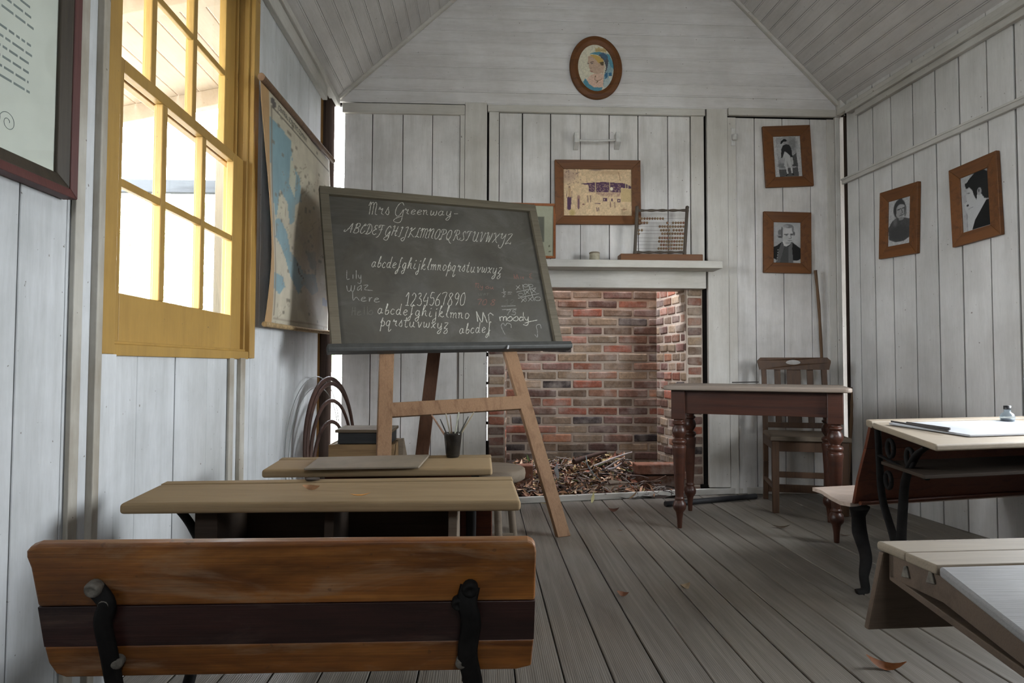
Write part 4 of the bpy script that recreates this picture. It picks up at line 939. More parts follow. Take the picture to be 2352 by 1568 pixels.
# ================================================================== EASEL AND BLACKBOARD
bp = np.array([-.734, 3.2088, .9525]); bw_, bh_, ba, bL, brl = 1.2858, .913, .3842, .3376, .0298
X0 = np.array([math.cos(ba), math.sin(ba), 0]); B0 = np.array([-math.sin(ba), math.cos(ba), 0]); U0 = math.cos(bL) * np.array([0, 0, 1.]) + math.sin(bL) * B0
BX = math.cos(brl) * X0 + math.sin(brl) * U0; BU = -math.sin(brl) * X0 + math.cos(brl) * U0; BN = np.cross(BX, BU)      # BN points to the viewer
Mb = Matrix(((BX[0], BU[0], BN[0], bp[0]), (BX[1], BU[1], BN[1], bp[1]), (BX[2], BU[2], BN[2], bp[2]), (0, 0, 0, 1)))
t = thing('blackboard', 'wood framed blackboard covered in chalk alphabets, resting on the easel', 'blackboard', Mx=Mb); BOARD = t
mb = MB(); mb.box((.02, .0, -.019), (bw_ - .02, bh_ - .02, -.006)); mb.build('writing_surface', 'board', t)
fw = .047; mb = MB()
mb.box((0, bh_ - fw, -.020), (bw_, bh_, .016)); mb.build('top_rail', 'boardframe', t, bevel=.003)
for x_ in (0, bw_ - fw):
    mb = MB(); mb.box((x_, .012, -.020), (x_ + fw, bh_ - fw, .0155)); mb.build('stile', 'boardframe', t, bevel=.003)
mb = MB(); mb.prism([(-.022, -.030, -.020), (-.022, -.006, -.020), (-.022, .010, -.012), (-.022, .012, .030), (-.022, -.014, .040), (-.022, -.030, .030)], (bw_ + .068, 0, 0)); mb.build('chalk_ledge', 'ledge', t, bevel=.004)
bon = lambda x, y: on(x, y, bp - BN * .006, BN)

GL = {'a': '5 4 3 5 1 3 1 1 3 0 5 3 5 5 5 1 7 1', 'b': '1 3 3 8 3 10 2 8 1 1 3 0 5 2 4 4 2 3', 'c': '5 4 3 5 1 3 1 1 3 0 5 1', 'd': '5 4 3 5 1 3 1 1 3 0 5 3 6 10|6 10 5 1 7 0', 'e': '1 2 4 3 5 4 3 5 1 3 1 1 3 0 5 1',
      'f': '6 9 5 10 4 8 3 0 2 -4 0 -5 0 -3 3 0 5 2', 'g': '5 4 3 5 1 3 1 1 3 0 5 3|5 5 5 0 4 -4 2 -5 1 -3 4 -1 6 1', 'h': '1 0 2 5 4 9 3 10 2 7 1 0 3 4 5 5 5 1 7 0', 'i': '2 5 1 1 3 0 4 1|2 7 3 8', 'j': '3 5 3 -3 1 -5 0 -3 3 -1|3 7 4 8',
      'k': '1 0 2 6 4 10 3 10 2 6 1 0|2 2 4 5 5 4 2 2 5 0 7 1', 'l': '1 2 3 7 4 10 3 10 2 5 2 1 4 0', 'm': '0 4 1 5 1 0|1 3 3 5 4 4 4 0|4 3 6 5 7 4 7 1 8 0', 'n': '0 4 1 5 1 0|1 3 3 5 4 4 4 1 6 0', 'o': '4 5 2 5 1 3 1 1 3 0 5 2 5 4 3 5',
      'p': '1 3 3 8 2 3 1 -5|1 3 3 5 5 4 5 1 3 0 2 1', 'q': '5 4 3 5 1 3 1 1 3 0 5 3|5 5 4 -4 5 -5 7 -3', 'r': '0 4 1 6 2 4 4 5 3 2 3 1 5 0', 's': '0 1 3 6 3 5 4 2 3 0 1 1', 't': '3 9 2 1 4 0 5 1|0 6 4 6', 'u': '1 5 1 1 3 0 5 3 5 5|5 5 5 1 7 0', 'v': '1 4 2 5 3 0 5 3 6 5',
      'w': '1 5 1 1 2 0 4 2 4 4|4 4 4 1 6 0 7 2 7 5', 'x': '1 4 2 5 4 1 6 0|6 5 3 2 1 0', 'y': '1 5 1 1 3 0 5 3 5 5|5 5 5 -2 3 -5 1 -4 4 -1 6 0', 'z': '1 5 5 5 1 0 3 0 5 -3 3 -5 1 -4 5 0',
      'A': '-3 3 -4 1 -2 1 1 4 5 10|5 10 4 0|0 4 6 4', 'B': '3 10 0 0|1 8 3 10 6 10 6 7 2 5 5 5 6 2 4 0 1 0 0 1', 'C': '4 8 6 9 5 10 3 8 1 4 1 1 3 0 6 3', 'D': '3 10 1 1 -1 0 3 0 6 3 6 7 4 10 1 10 0 8', 'E': '5 9 4 10 2 9 2 7 4 6 1 4 0 2 2 0 5 1', 'F': '2 9 0 7 1 10 7 10|4 10 3 2 1 -2 -1 -3|1 5 5 6',
      'G': '6 8 5 10 3 9 1 5 1 1 3 0 6 5|6 5 5 -3 3 -5 0 -4 1 -2 5 0', 'H': '1 9 3 10 1 0|7 10 5 2 6 0 7 1|2 5 7 5', 'I': '2 9 4 10 3 6 2 0 0 0', 'J': '2 9 5 10 4 4 3 -3 1 -5 -1 -3 2 -1', 'K': '1 8 3 10 2 4 1 0 0 0|7 10 2 5 5 2 7 0', 'L': '5 9 4 10 3 8 2 2 0 0 2 1 5 0', 'M': '-1 7 1 10 0 0|1 8 3 10 4 8 3 0|4 8 6 10 7 8 6 1 8 0',
      'N': '-1 7 1 10 0 0|1 7 4 10 5 8 4 1 6 0', 'O': '4 10 2 9 0 4 1 0 3 0 5 4 5 9 3 10', 'P': '3 10 1 0 -1 0 2 0|0 7 1 10 5 10 6 7 3 5 2 5', 'Q': '4 10 2 9 0 4 1 0 3 0 5 4 5 9 3 10|1 1 3 0 5 -3 7 -4', 'R': '3 10 1 0 0 0|0 7 1 10 5 10 6 7 3 5 2 5 4 4 5 1 7 0', 'S': '5 8 4 10 2 8 3 5 4 2 2 0 -1 1 0 3', 'T': '0 8 1 10 6 10|4 10 2 2 0 0', 'U': '0 9 2 10 1 2 3 0 5 3 6 10|6 10 5 2 6 0 7 1',
      'V': '0 9 2 10 2 0 5 7 6 10', 'W': '0 9 2 10 1 0 4 7 4 0 6 5 7 10', 'X': '0 9 2 10 4 2 6 0|7 10 0 0', 'Y': '0 9 2 10 1 6 3 5 6 9|6 10 5 0 3 -5 0 -4 0 -2', 'Z': '1 9 2 10 6 10 0 0 3 1 6 0 6 2',
      '1': '0 7 3 10 2 0|0 0 4 0', '2': '1 8 3 10 5 8 4 5 0 0 5 0', '3': '1 9 3 10 4 8 2 6 4 5 5 2 3 0 0 1', '4': '3 10 0 4 5 4|5 7 4 0', '5': '5 10 2 10 1 6 4 6 5 3 3 0 0 1', '6': '5 10 2 7 0 3 1 0 4 1 4 4 2 5 1 4', '7': '0 9 1 10 5 10 3 5 2 0', '8': '5 9 3 10 1 8 4 4 4 1 2 0 0 1 1 4 5 9', '9': '5 8 3 10 1 8 1 6 3 5 5 8|5 8 4 3 2 0', '0': '4 10 1 8 0 3 1 0 4 1 5 6 4 10', '-': '0 4 4 4', '=': '0 3 4 3|0 5 4 5', '/': '4 10 0 0'}
PLAIN = {'L': '1 10 1 0 5 0', 'i': '2 5 2 0', 'l': '2 10 2 0', 'y': '0 5 1 2 3 1 4 5|4 5 4 -3 2 -5 -1 -4', 'w': '0 5 1 0 3 0 4 3|4 5 4 0 6 0 7 5', 'a': '4 5 1 3 1 0 4 3|4 5 4 0', 'z': '0 5 4 5 1 1 8 0', 'h': '0 10 0 0 3 4 6 0', 'e': '0 2 4 4 3 5 1 4 0 1 2 0 5 1', 'r': '1 5 1 0 2 4 4 5', 'M': '0 10 1 0|0 10 4 0 5 10|5 10 8 0', 'm': '0 5 1 0|0 3 2 5 4 4 4 0|4 4 6 5 7 4 7 0', 'o': '3 5 0 3 0 1 3 0 5 2 4 5 2 5', 'd': '4 4 1 4 0 1 2 0 4 2|4 10 4 0', 's': '4 5 1 4 3 2 1 0', 'H': '1 10 0 0|4 10 4 0|0 5 5 5', 'E': '4 10 0 8 2 6 0 3 4 1', 'W': '0 10 2 0 4 7 6 0 8 10'}


def spline(P, per=5):
    P = [np.array(p, float) for p in P]
    if len(P) < 3: return P
    Q = [2 * P[0] - P[1]] + P + [2 * P[-1] - P[-2]]; out = []
    for i in range(1, len(Q) - 2):
        for k_ in range(per):
            s_ = k_ / per; a, b, c_, d = Q[i - 1:i + 3]
            out.append(.5 * (2 * b + (c_ - a) * s_ + (2 * a - 5 * b + 4 * c_ - d) * s_ ** 2 + (3 * b - a - 3 * c_ + d) * s_ ** 3))
    return out + [P[-1]]
def stroke(mb, px, wd):
    """px: photo points of one chalk stroke, laid on the board as a thin flat deposit"""
    if isinstance(mb, str):
        q_ = MB(); stroke(q_, px, wd); q_.build('chalk_mark', mb, BOARD, world=W(BOARD)); return
    P = [bon(*q_) + BN * .0008 for q_ in px]
    if len(P) < 2: return
    A_, B_ = [], []
    for i in range(len(P)):
        d = P[min(i + 1, len(P) - 1)] - P[max(i - 1, 0)]; d = d / (np.linalg.norm(d) + 1e-9); s_ = np.cross(BN, d); ww = wd * random.uniform(.75, 1.15) / 2
        A_.append(P[i] + s_ * ww); B_.append(P[i] - s_ * ww)
    n_ = len(P); mb.add(A_ + B_, [(i, i + 1, n_ + i + 1, n_ + i) for i in range(n_ - 1)])
def write(mb, txt, p0, p1, unit, slant=.25, wd=.0036, plainhand=False, gap=1.6, rot=True):
    """unit: photo pixels per tenth of an em; fits the text between baseline points p0 and p1"""
    if isinstance(mb, str):
        q_ = MB(); write(q_, txt, p0, p1, unit, slant, wd, plainhand, gap, rot); q_.build('chalk_writing', mb, BOARD, world=W(BOARD)); return
    gl = [(PLAIN.get(c_) if plainhand and c_ in PLAIN else GL.get(c_)) if c_ != ' ' else None for c_ in txt]; adv = []; 
    for g_ in gl:
        if g_ is None: adv.append(4.0); continue
        xs = [float(v_) for st in g_.split('|') for v_ in st.split()[::2]]; adv.append(max(xs) + gap)
    tot = sum(adv) - gap; p0, p1 = np.array(p0, float), np.array(p1, float); d = (p1 - p0) / tot; x_ = 0
    for g_, ad in zip(gl, adv):
        if g_:
            jy = random.uniform(-.25, .25)
            for st in g_.split('|'):
                v_ = [float(q_) for q_ in st.split()]; pts = [(v_[i], v_[i + 1]) for i in range(0, len(v_), 2)]
                if len(pts) > 2: pts = spline(pts)
                stroke(mb, [p0 + d * (x_ + a + slant * b * (unit / max(.01, abs(d[0]))) * .6) + np.array([0, -unit * (b + jy)]) for a, b in pts], wd)
        x_ += ad
c1, c2, cr, cg = 'chalk', 'chalk2', 'chalkred', 'chalkghost'
game = MB()
write(c1, 'Mrs', (848, 492), (893, 494), 2.85, .12); write(c1, 'G', (905, 495), (926, 496), 3.1, .12, gap=0); write(c1, 'reenway', (928, 491), (1036, 496), 2.1, .3); write(c1, '-', (1043, 495), (1052, 495), 1, .0)
write(c1, 'ABCDEFGHIJKLMNOPQRSTUVWXYZ', (797, 534), (1172, 560), 2.2, .35)
write(c1, 'abcdefghijklmnopqrstuvwxyz', (852, 613), (1150, 628), 2.55, .35)
write(c1, '1234567890', (931, 702), (1067, 701), 2.9, .12, gap=1.9)
write(c1, 'abcdefghijklmno', (866, 720), (1076, 732), 2.5, .15); write(c1, 'pqrstuvwxyz', (872, 748), (1028, 754), 2.45, .15); write(c1, 'abcdef', (1054, 767), (1127, 762), 2.4, .1)
write(c2, 'Lily', (795, 640), (829, 641), 2.0, .0, plainhand=True, gap=2.8); write(c2, 'waz', (796, 667), (856, 667), 2.4, .0, plainhand=True); write(c2, 'here', (811, 690), (872, 694), 1.9, -.1, plainhand=True)
write(c1, 'M', (1094, 738), (1119, 741), 2.3, .0, .005, True); write(c1, 'moody', (1147, 737), (1213, 737), 2.0, .05, .0045, True, gap=1.2); stroke(c1, spline([(1121, 724), (1126, 719), (1133, 724)]), .0045)
stroke(c1, [(1205, 742), (1218, 738), (1234, 735)], .005); stroke(c1, [(1122, 724), (1124, 745), (1123, 772)], .003)
for a, b in (((1200, 653), (1209, 691)), ((1213, 652), (1227, 691)), ((1186, 671), (1231, 661)), ((1190, 685), (1238, 674))): stroke(game, [a, tuple((np.array(a) + b) / 2 + (0, -.4)), b], .0042)
for x_, y_ in ((1190, 660), (1211, 671), (1226, 668), (1202, 689), (1218, 687)): stroke(game, [(x_ - 5, y_ - 4), (x_ + 5, y_ + 4)], .0038); stroke(game, [(x_ + 4, y_ - 5), (x_ - 5, y_ + 5)], .0038)
for x_, y_, r_ in ((1207, 656, 5), (1219, 656, 5), (1196, 677, 6), (1235, 686, 7)): stroke(game, [(x_ + r_ * math.cos(a), y_ + r_ * .62 * math.sin(a)) for a in np.linspace(0, 6.4, 18)], .0036)
stroke(c2, spline([(1160, 768), (1154, 757), (1151, 747), (1156, 742), (1160, 748), (1165, 742), (1173, 745), (1174, 753)]), .0036); stroke(c2, spline([(1228, 768), (1234, 774), (1234, 760), (1232, 748), (1240, 745), (1243, 754)]), .0036)
write(c2, '75', (1162, 723), (1184, 723), 1.15, .2, .0036); stroke(c2, [(1151, 703), (1184, 702)], .0036); stroke(c2, [(1153, 711), (1186, 709)], .0036); stroke(c2, [(1156, 662), (1158, 672)], .0036); stroke(c2, [(1152, 672), (1162, 670)], .0036); write(c2, '2', (1155, 681), (1160, 681), .8, 0, .003); stroke(c2, [(1166, 671), (1176, 671)], .0036); stroke(c2, [(1166, 675), (1174, 675)], .003)
write(cr, 'Mis', (1180, 640), (1204, 641), 1.05, .0, .0036, True); write(cr, 'E', (1216, 640), (1222, 640), 1.3, .0, .0034, True); write(cr, 'Ny ou', (1092, 660), (1134, 664), 1.0, .1, .003, True); write(cg, 'was', (1098, 678), (1122, 678), 1.0, .0, .003, True); write(cr, '70 8', (1096, 700), (1136, 701), 1.3, .2, .003)
write(cg, '12', (1160, 699), (1180, 699), 1.1, .1, .003); write(cg, 'Hello', (808, 724), (856, 722), 1.9, .0, .0034, True)
game.build('chalk_game', 'chalk2', BOARD, world=W(BOARD))
# chalk stub on the ledge
q_ = on(1167, 797, bp + BN * .044, BN); Mw = Mb.copy(); Mw.translation = Vector(q_)
mb = MB(Mw @ Matrix.Rotation(math.radians(68), 4, 'Z') @ Matrix.Rotation(math.pi / 2, 4, 'Y')); mb.lathe([(.004, -.011), (.0045, -.010), (.0045, .010), (.003, .011)], 10); single(mb, 'chalk_stick', 'slatewhite', 'tiny pale stub of chalk on the front of the black chalk ledge', 'chalk', q_)

# easel: two front legs in the leaning plane, a cross rail and a rear prop
eo = bp - BN * .0225                                       # plane of the easel, just behind the board
eon = lambda x, y, d=0.0: on(x, y, eo - BN * d, BN)
t = thing('easel', 'brown wooden easel with splayed legs and cross rail holding the blackboard', 'easel', (.0, 3.3, 0)); EAS = t
def plank(name, L0, R0, L1, R1, th, mat):
    """corners given on the easel plane (lower left/right, upper left/right)"""
    mb = MB(); b_ = [L0, R0, R0 - BN * th, L0 - BN * th]; t_ = [L1, R1, R1 - BN * th, L1 - BN * th]; mb.hexa(b_, t_); return mb.build(name, mat, EAS, world=W(EAS), bevel=.003)
def ext(a, b, s_): return a + (b - a) * s_
# right front leg: from the floor up behind the board
rl0, rr0, rl1, rr1 = eon(1283, 1236), eon(1311, 1229), eon(1157, 803), eon(1186, 803)
def toz(a, b, z): return a + (b - a) * ((z - a[2]) / (b[2] - a[2]))
plank('front_leg', toz(rl0, rl1, .001), toz(rr0, rr1, .001), toz(rl0, rl1, 1.66), toz(rr0, rr1, 1.66), .028, 'easel')
ll0, lr0, ll1, lr1 = eon(866, 1042), eon(899, 1042), eon(873, 803), eon(906, 803)
plank('front_leg', toz(ll0, ll1, .001), toz(lr0, lr1, .001), toz(ll0, ll1, 1.66), toz(lr0, lr1, 1.66), .028, 'easel')
plank('cross_rail', eon(897, 957, -.001), eon(1200, 938, -.001), eon(897, 924, -.001), eon(1196, 908, -.001), .026, 'easel')
a0, a1 = aY(954, 1042, 3.88), aY(984, 1042, 3.88); b0, b1_ = aY(983, 803, 3.81), aY(1012, 803, 3.81)
k_ = toz(a0, b0, .001); k2 = toz(a1, b1_, .001); u_ = toz(a0, b0, 1.50); u2 = toz(a1, b1_, 1.50)
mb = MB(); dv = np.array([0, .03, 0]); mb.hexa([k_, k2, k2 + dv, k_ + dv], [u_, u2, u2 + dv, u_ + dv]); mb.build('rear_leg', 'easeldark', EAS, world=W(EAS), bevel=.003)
hx0, hx1 = toz(ll0, ll1, 1.60) - BN * .03, toz(rr0, rr1, 1.60) - BN * .03
mb = MB(); mb.hexa([hx0, hx1, hx1 + dv * 1.5, hx0 + dv * 1.5], [hx0 + (0, 0, .05), hx1 + (0, 0, .05), hx1 + dv * 1.5 + (0, 0, .05), hx0 + dv * 1.5 + (0, 0, .05)]); mb.build('head_rail', 'easel', EAS, world=W(EAS), bevel=.003)

# ================================================================== TABLE, CHAIR AND STICKS
fl_, fr_, bk_ = aZ(1557, 1212), aZ(1917, 1246), aZ(1589, 1173)
ang = math.atan2(fr_[1] - fl_[1], fr_[0] - fl_[0]); tl_ = np.linalg.norm(fr_ - fl_); td = np.linalg.norm(bk_ - fl_)
tc_ = fl_ + (fr_ - fl_) / 2 + (bk_ - fl_) / 2
t = thing('table', 'dark red wooden table with turned legs and dusty top in front of the chair', 'table', tc_, ang)
TH = .765; hx, hy = tl_ / 2, td / 2
def rounded(w2, h2, r_, n=5):
    P = []
    for cx_, cy2, a0_ in ((w2 - r_, h2 - r_, 0), (-w2 + r_, h2 - r_, 90), (-w2 + r_, -h2 + r_, 180), (w2 - r_, -h2 + r_, 270)):
        for i in range(n + 1): a = math.radians(a0_ + 90 * i / n); P.append((cx_ + r_ * math.cos(a), cy2 + r_ * math.sin(a)))
    return P
mb = MB(); mb.prism([(x_, y_, TH - .024) for x_, y_ in rounded(hx + .075, hy + .075, .03)], (0, 0, .024)); mb.build('top', 'tabletop', t, bevel=.007, seg=3)
ap_z = TH - .024 - .125
for nm, lo, hi in (('apron', (-hx + .03, -hy - .018, ap_z), (hx - .03, -hy + .008, TH - .0245)), ('apron', (-hx + .03, hy - .008, ap_z), (hx - .03, hy + .018, TH - .0245)), ('apron', (-hx - .018, -hy + .03, ap_z), (-hx + .008, hy - .03, TH - .0245)), ('apron', (hx - .008, -hy + .03, ap_z), (hx + .018, hy - .03, TH - .0245))):
    mb = MB(); mb.box(lo, hi); mb.build(nm, 'table', t, bevel=.002)
PROF = [(.0001, .001), (.0125, .001), (.0145, .05), (.020, .085), (.024, .092), (.0335, .104), (.036, .122), (.031, .140), (.022, .150), (.026, .156), (.026, .162), (.021, .168), (.024, .20), (.034, .405), (.037, .425), (.037, .440), (.029, .446), (.037, .456), (.039, .464), (.034, .474), (.022, .480), (.024, .486), (.036, .505), (.038, .522), (.033, .540), (.024, .551), (.034, .558), (.036, .566), (.026, .574), (.030, .59)]
leg0 = None
for sx2, sy3 in ((-1, -1), (1, -1), (-1, 1), (1, 1)):
    if leg0 is None:
        mb = MB(); mb.lathe(PROF, 20); mb.box((-.036, -.036, .585), (.036, .036, TH - .025)); leg0 = mb.build('leg', 'table', t, bevel=.003); leg0.location = (sx2 * hx, sy3 * hy, 0)
    else:
        o = leg0.copy(); COL.objects.link(o); o.parent = t; o.location = (sx2 * hx, sy3 * hy, 0)
a, b = aZ(1682, 878, TH + .004), aZ(1742, 877, TH + .004)
mb = MB(); mb.tube([a, b], .0035, 6); single(mb, 'pencil', 'pencil', 'thin dark pencil lying on the dusty top of the turned-leg table', 'pencil', (a + b) / 2 - (0, 0, .0035))

cf = aZ(1782, 1177); cang = -.27
R_ = np.array([[math.cos(cang), -math.sin(cang)], [math.sin(cang), math.cos(cang)]])
off = R_ @ np.array([.19, .20]); t = thing('chair', 'brown wooden slat-back chair with handhold, behind the turned-leg table', 'chair', (cf[0] + off[0], cf[1] + off[1], 0), cang)
sz = .455
mb = MB(); mb.prism([(-.225, -.235, sz - .028), (.225, -.235, sz - .028), (.20, .19, sz - .028), (-.20, .19, sz - .028)], (0, 0, .028)); mb.build('seat', 'stool', t, bevel=.008, seg=3)
for s_ in (-1, 1):
    mb = MB(); mb.hexa([(s_ * .19 - .018, -.218, 0), (s_ * .19 + .018, -.218, 0), (s_ * .19 + .018, -.182, 0), (s_ * .19 - .018, -.182, 0)], [(s_ * .19 - .021, -.221, sz - .028), (s_ * .19 + .021, -.221, sz - .028), (s_ * .19 + .021, -.179, sz - .028), (s_ * .19 - .021, -.179, sz - .028)]); mb.build('front_leg', 'chair', t, bevel=.004)
    mb = MB(); P = [(.222, 0), (.200, .25), (.200, .46), (.222, .70), (.255, .905)]
    for (y0, z0), (y1, z1) in zip(P[:-1], P[1:]): mb.hexa([(s_ * .185 - .015, y0 - .017, z0), (s_ * .185 + .015, y0 - .017, z0), (s_ * .185 + .015, y0 + .017, z0), (s_ * .185 - .015, y0 + .017, z0)], [(s_ * .185 - .015, y1 - .017, z1), (s_ * .185 + .015, y1 - .017, z1), (s_ * .185 + .015, y1 + .017, z1), (s_ * .185 - .015, y1 + .017, z1)])
    mb.build('rear_leg', 'chair', t, bevel=.003)
    mb = MB(); mb.box((s_ * .19 - .009, -.18, .13), (s_ * .19 + .009, .20, .155)); mb.build('stretcher', 'chair', t, bevel=.003)
    mb = MB(); mb.box((s_ * .19 - .012, -.18, sz - .085), (s_ * .19 + .012, .19, sz - .028)); mb.build('seat_rail', 'chair', t, bevel=.002)
mb = MB(); mb.box((-.19, -.214, sz - .090), (.19, -.192, sz - .028)); mb.build('seat_rail', 'chair', t, bevel=.002)
mb = MB(); mb.box((-.19, -.207, .21), (.19, -.193, .245)); mb.build('stretcher', 'chair', t, bevel=.003)
mb = MB(); mb.box((-.18, .205, .05), (.18, .222, .10)); mb.build('stretcher', 'chair', t, bevel=.003)
mb = MB(); mb.box((-.18, .188, sz + .015), (.18, .206, sz + .05)); mb.build('back_rail', 'chair', t, bevel=.003)
bk = lambda z: .205 + max(0, (z - .46)) * .115
for xc, hw in ((-.10, .019), (.0, .042), (.10, .019)):
    mb = MB(); mb.hexa([(xc - hw, bk(.5) - .007, .50), (xc + hw, bk(.5) - .007, .50), (xc + hw, bk(.5) + .007, .50), (xc - hw, bk(.5) + .007, .50)], [(xc - hw, bk(.855) - .007, .86), (xc + hw, bk(.855) - .007, .86), (xc + hw, bk(.855) + .007, .86), (xc - hw, bk(.855) + .007, .86)]); mb.build('back_slat', 'chair', t, bevel=.002)
mb = MB(); HW, z0, z1, zm = .225, .848, .928, .895; yb_ = .238
hole = [(.047 * math.cos(a), zm + .017 * math.sin(a) * (1.0 if math.sin(a) > 0 else .75 + .35 * math.cos(2 * a))) for a in np.linspace(0, math.pi, 13)]
holeb = [(.047 * math.cos(a), zm - .014 * math.sin(a)) for a in np.linspace(0, math.pi, 13)]
up_ = [(HW, zm), (HW, z1 - .02), (HW - .02, z1)] + [(-HW + .02, z1), (-HW, z1 - .02), (-HW, zm)] + [(x_, z_) for x_, z_ in hole[::-1]]
dn_ = [(HW, zm)] + [(x_, z_) for x_, z_ in holeb] + [(-HW, zm), (-HW + .012, z0), (HW - .012, z0)]
for P in (up_, dn_): mb.prism([(x_, yb_ + .25 * x_ * x_ * -1 + (z_ - .85) * .115, z_) for x_, z_ in P], (0, .022, 0))
mb.build('crest_rail', 'chair', t)

a, b = aZ(1915, 1131), aY(1872, 621, YB - .05)
mb = MB(); qs = np.linspace(0, 1, 14); b = b + (0, 0, .0)
mb.tube([a * (1 - q_) + b * q_ + np.array([.006 * math.sin(q_ * 9), 0, .002]) for q_ in qs], [.010 + .0015 * math.sin(q_ * 40) for q_ in qs], 9); single(mb, 'walking_stick', 'stick', 'long brown stick leaning on the boards behind the slat-back chair', 'stick', a)
a, b = aZ(1946, 1139), aY(1959, 889, YB - .10)
mb = MB(); mb.tube([a * (1 - q_) + b * q_ for q_ in qs], [.011 + .0015 * math.sin(q_ * 31) for q_ in qs], 9); single(mb, 'stick', 'stick', 'shorter brown stick standing in the back right corner of the room', 'stick', a)
a, b = aZ(1528, 1157, .018), aZ(1736, 1139, .018)
mb = MB(); mb.tube([a, b], .017, 14); single(mb, 'pipe', 'pipe', 'black pipe lying on the floorboards along the skirting behind the table', 'pipe', (a + b) / 2 - (0, 0, .018))

# ================================================================== LEFT-HAND DESKS AND BENCH
def slab(name, c4, th, mat, parent, bevel=.012, seg=4):
    """c4: near-left, near-right, far-right, far-left of the top surface"""
    P = [np.array(p, float) for p in c4]; dn = np.array([0, 0, -th]); mb = MB(); mb.hexa([p + dn for p in P], P); return mb.build(name, mat, parent, world=W(parent), bevel=bevel, seg=seg)
def ironleg(name, parent, pts, r, flat=.45, mat='iron', up=(1, 0, 0), world=True):
    Q = spline(pts, 6); r = np.interp(np.linspace(0, 1, len(Q)), np.linspace(0, 1, len(r)), r) if hasattr(r, '__len__') else r
    mb = MB(); mb.tube(Q, r, 10, flat=flat, up=up); return mb.build(name, mat, parent, world=W(parent))


# ---- middle desk
NZ, FZ = .540, .562
nl, nr_ = aZ(272, 1157, NZ), aZ(1197, 1150, NZ); fl2, fr2 = aZ(383, 1104, FZ), aZ(1176, 1093, FZ)
t = thing('school_desk', 'dusty two-seat school desk with central inkwell hole and open book boxes, behind the front bench', 'desk', ((nl[0] + nr_[0]) / 2, (nl[1] + fl2[1]) / 2, 0)); D1 = t
lerp = lambda a, b, s_: np.array(a) * (1 - s_) + np.array(b) * s_
ml, mr = lerp(nl, fl2, .84), lerp(nr_, fr2, .84); ml2, mr2 = lerp(nl, fl2, .852), lerp(nr_, fr2, .852)
D1top = slab('desktop', [nl, nr_, mr, ml], .026, 'desk', t, .009, 4); slab('pen_ledge', [ml2, mr2, fr2, fl2], .026, 'desk', t, .004, 2)
ic = aZ(718, 1101, FZ)
mb = MB(); mb.lathe([(.017, .0035), (.019, .0035), (.019, .0005), (.017, .0005)], 20); mb.lathe([(.0001, .0022), (.017, .0022)], 20); o = mb.build('inkwell_hole', 'deskdark', D1top); o.location = Vector(ic) - Vector(W(t).translation)
bz0, bz1 = .385, .515
y0, y1 = nl[1] + .055, fl2[1] + .09
bx0, bx1 = aY(447, 1200, y0)[0], aY(1050, 1200, y0)[0]
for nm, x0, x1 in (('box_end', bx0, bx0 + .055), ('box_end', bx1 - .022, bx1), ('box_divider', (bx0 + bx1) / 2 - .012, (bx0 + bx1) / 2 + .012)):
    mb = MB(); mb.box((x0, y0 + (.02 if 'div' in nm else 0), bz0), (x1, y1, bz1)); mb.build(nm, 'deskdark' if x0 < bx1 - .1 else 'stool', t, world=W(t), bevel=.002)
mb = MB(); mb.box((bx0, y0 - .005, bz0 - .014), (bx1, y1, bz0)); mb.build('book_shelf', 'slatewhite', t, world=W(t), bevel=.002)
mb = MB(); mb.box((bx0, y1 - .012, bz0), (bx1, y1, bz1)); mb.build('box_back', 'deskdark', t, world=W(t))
xr2 = aY(1130, 1200, y1 + .03)[0]
mb = MB(); mb.box((bx0, y1 + .015, .27), (xr2, y1 + .035, .530)); mb.build('front_panel', 'redwood', t, world=W(t), bevel=.003)
il = aY(405, 1186, y0 + .1)
ironleg('iron_leg', t, [(il[0] - .01, y0 + .06, .512), (il[0] + .012, y0 + .08, .50), (il[0] + .045, y0 + .10, .44), (il[0] + .062, y0 + .12, .36), (il[0] + .058, y0 + .13, .18), (il[0] + .05, y0 + .04, .012)], [.014, .016, .017, .016, .016, .02], .6)
il2 = aY(1082, 1200, y1)
ironleg('iron_leg', t, [(il2[0], y1 - .02, .512), (il2[0], y1 + .0, .40), (il2[0] - .002, y1, .2), (il2[0] - .004, y1 - .06, .012)], [.015, .014, .014, .018], .6)
for i, (x_, y_, s_) in enumerate(((395, 1186, 1), (458, 1188, 1))):
    c_ = aY(x_, y_, y0 + .05); mb = MB(); mb.box((c_[0] - .02, c_[1] - .012, .503), (c_[0] + .02, c_[1] + .05, .5135)); mb.build('bracket', 'iron', t, world=W(t), bevel=.003)

# ---- far desk
NZ2, FZ2 = .515, .53
n2l, n2r = aZ(600, 1079, NZ2), aZ(1131, 1074, NZ2); f2l, f2r = aZ(648, 1050, FZ2), aZ(1128, 1043, FZ2)
t = thing('school_desk', 'dusty school desk nearest the easel, holding the tumbler of brushes', 'desk', ((n2l[0] + n2r[0]) / 2, (n2l[1] + f2l[1]) / 2, 0)); D2 = t
ml, mr = lerp(n2l, f2l, .80), lerp(n2r, f2r, .80); ml2, mr2 = lerp(n2l, f2l, .82), lerp(n2r, f2r, .82)
slab('desktop', [n2l, n2r, mr, ml], .028, 'desk', t, .009, 4); slab('pen_ledge', [ml2, mr2, f2r, f2l], .028, 'desk', t, .004, 2)
xx0, xx1 = n2l[0] + .16, n2r[0] - .06; yf = f2l[1] + .02
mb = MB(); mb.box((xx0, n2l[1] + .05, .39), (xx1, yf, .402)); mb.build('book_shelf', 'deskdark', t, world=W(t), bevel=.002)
mb = MB(); mb.box((xx0, yf, .25), (xx1, yf + .02, .50)); mb.build('front_panel', 'redwood', t, world=W(t), bevel=.003)
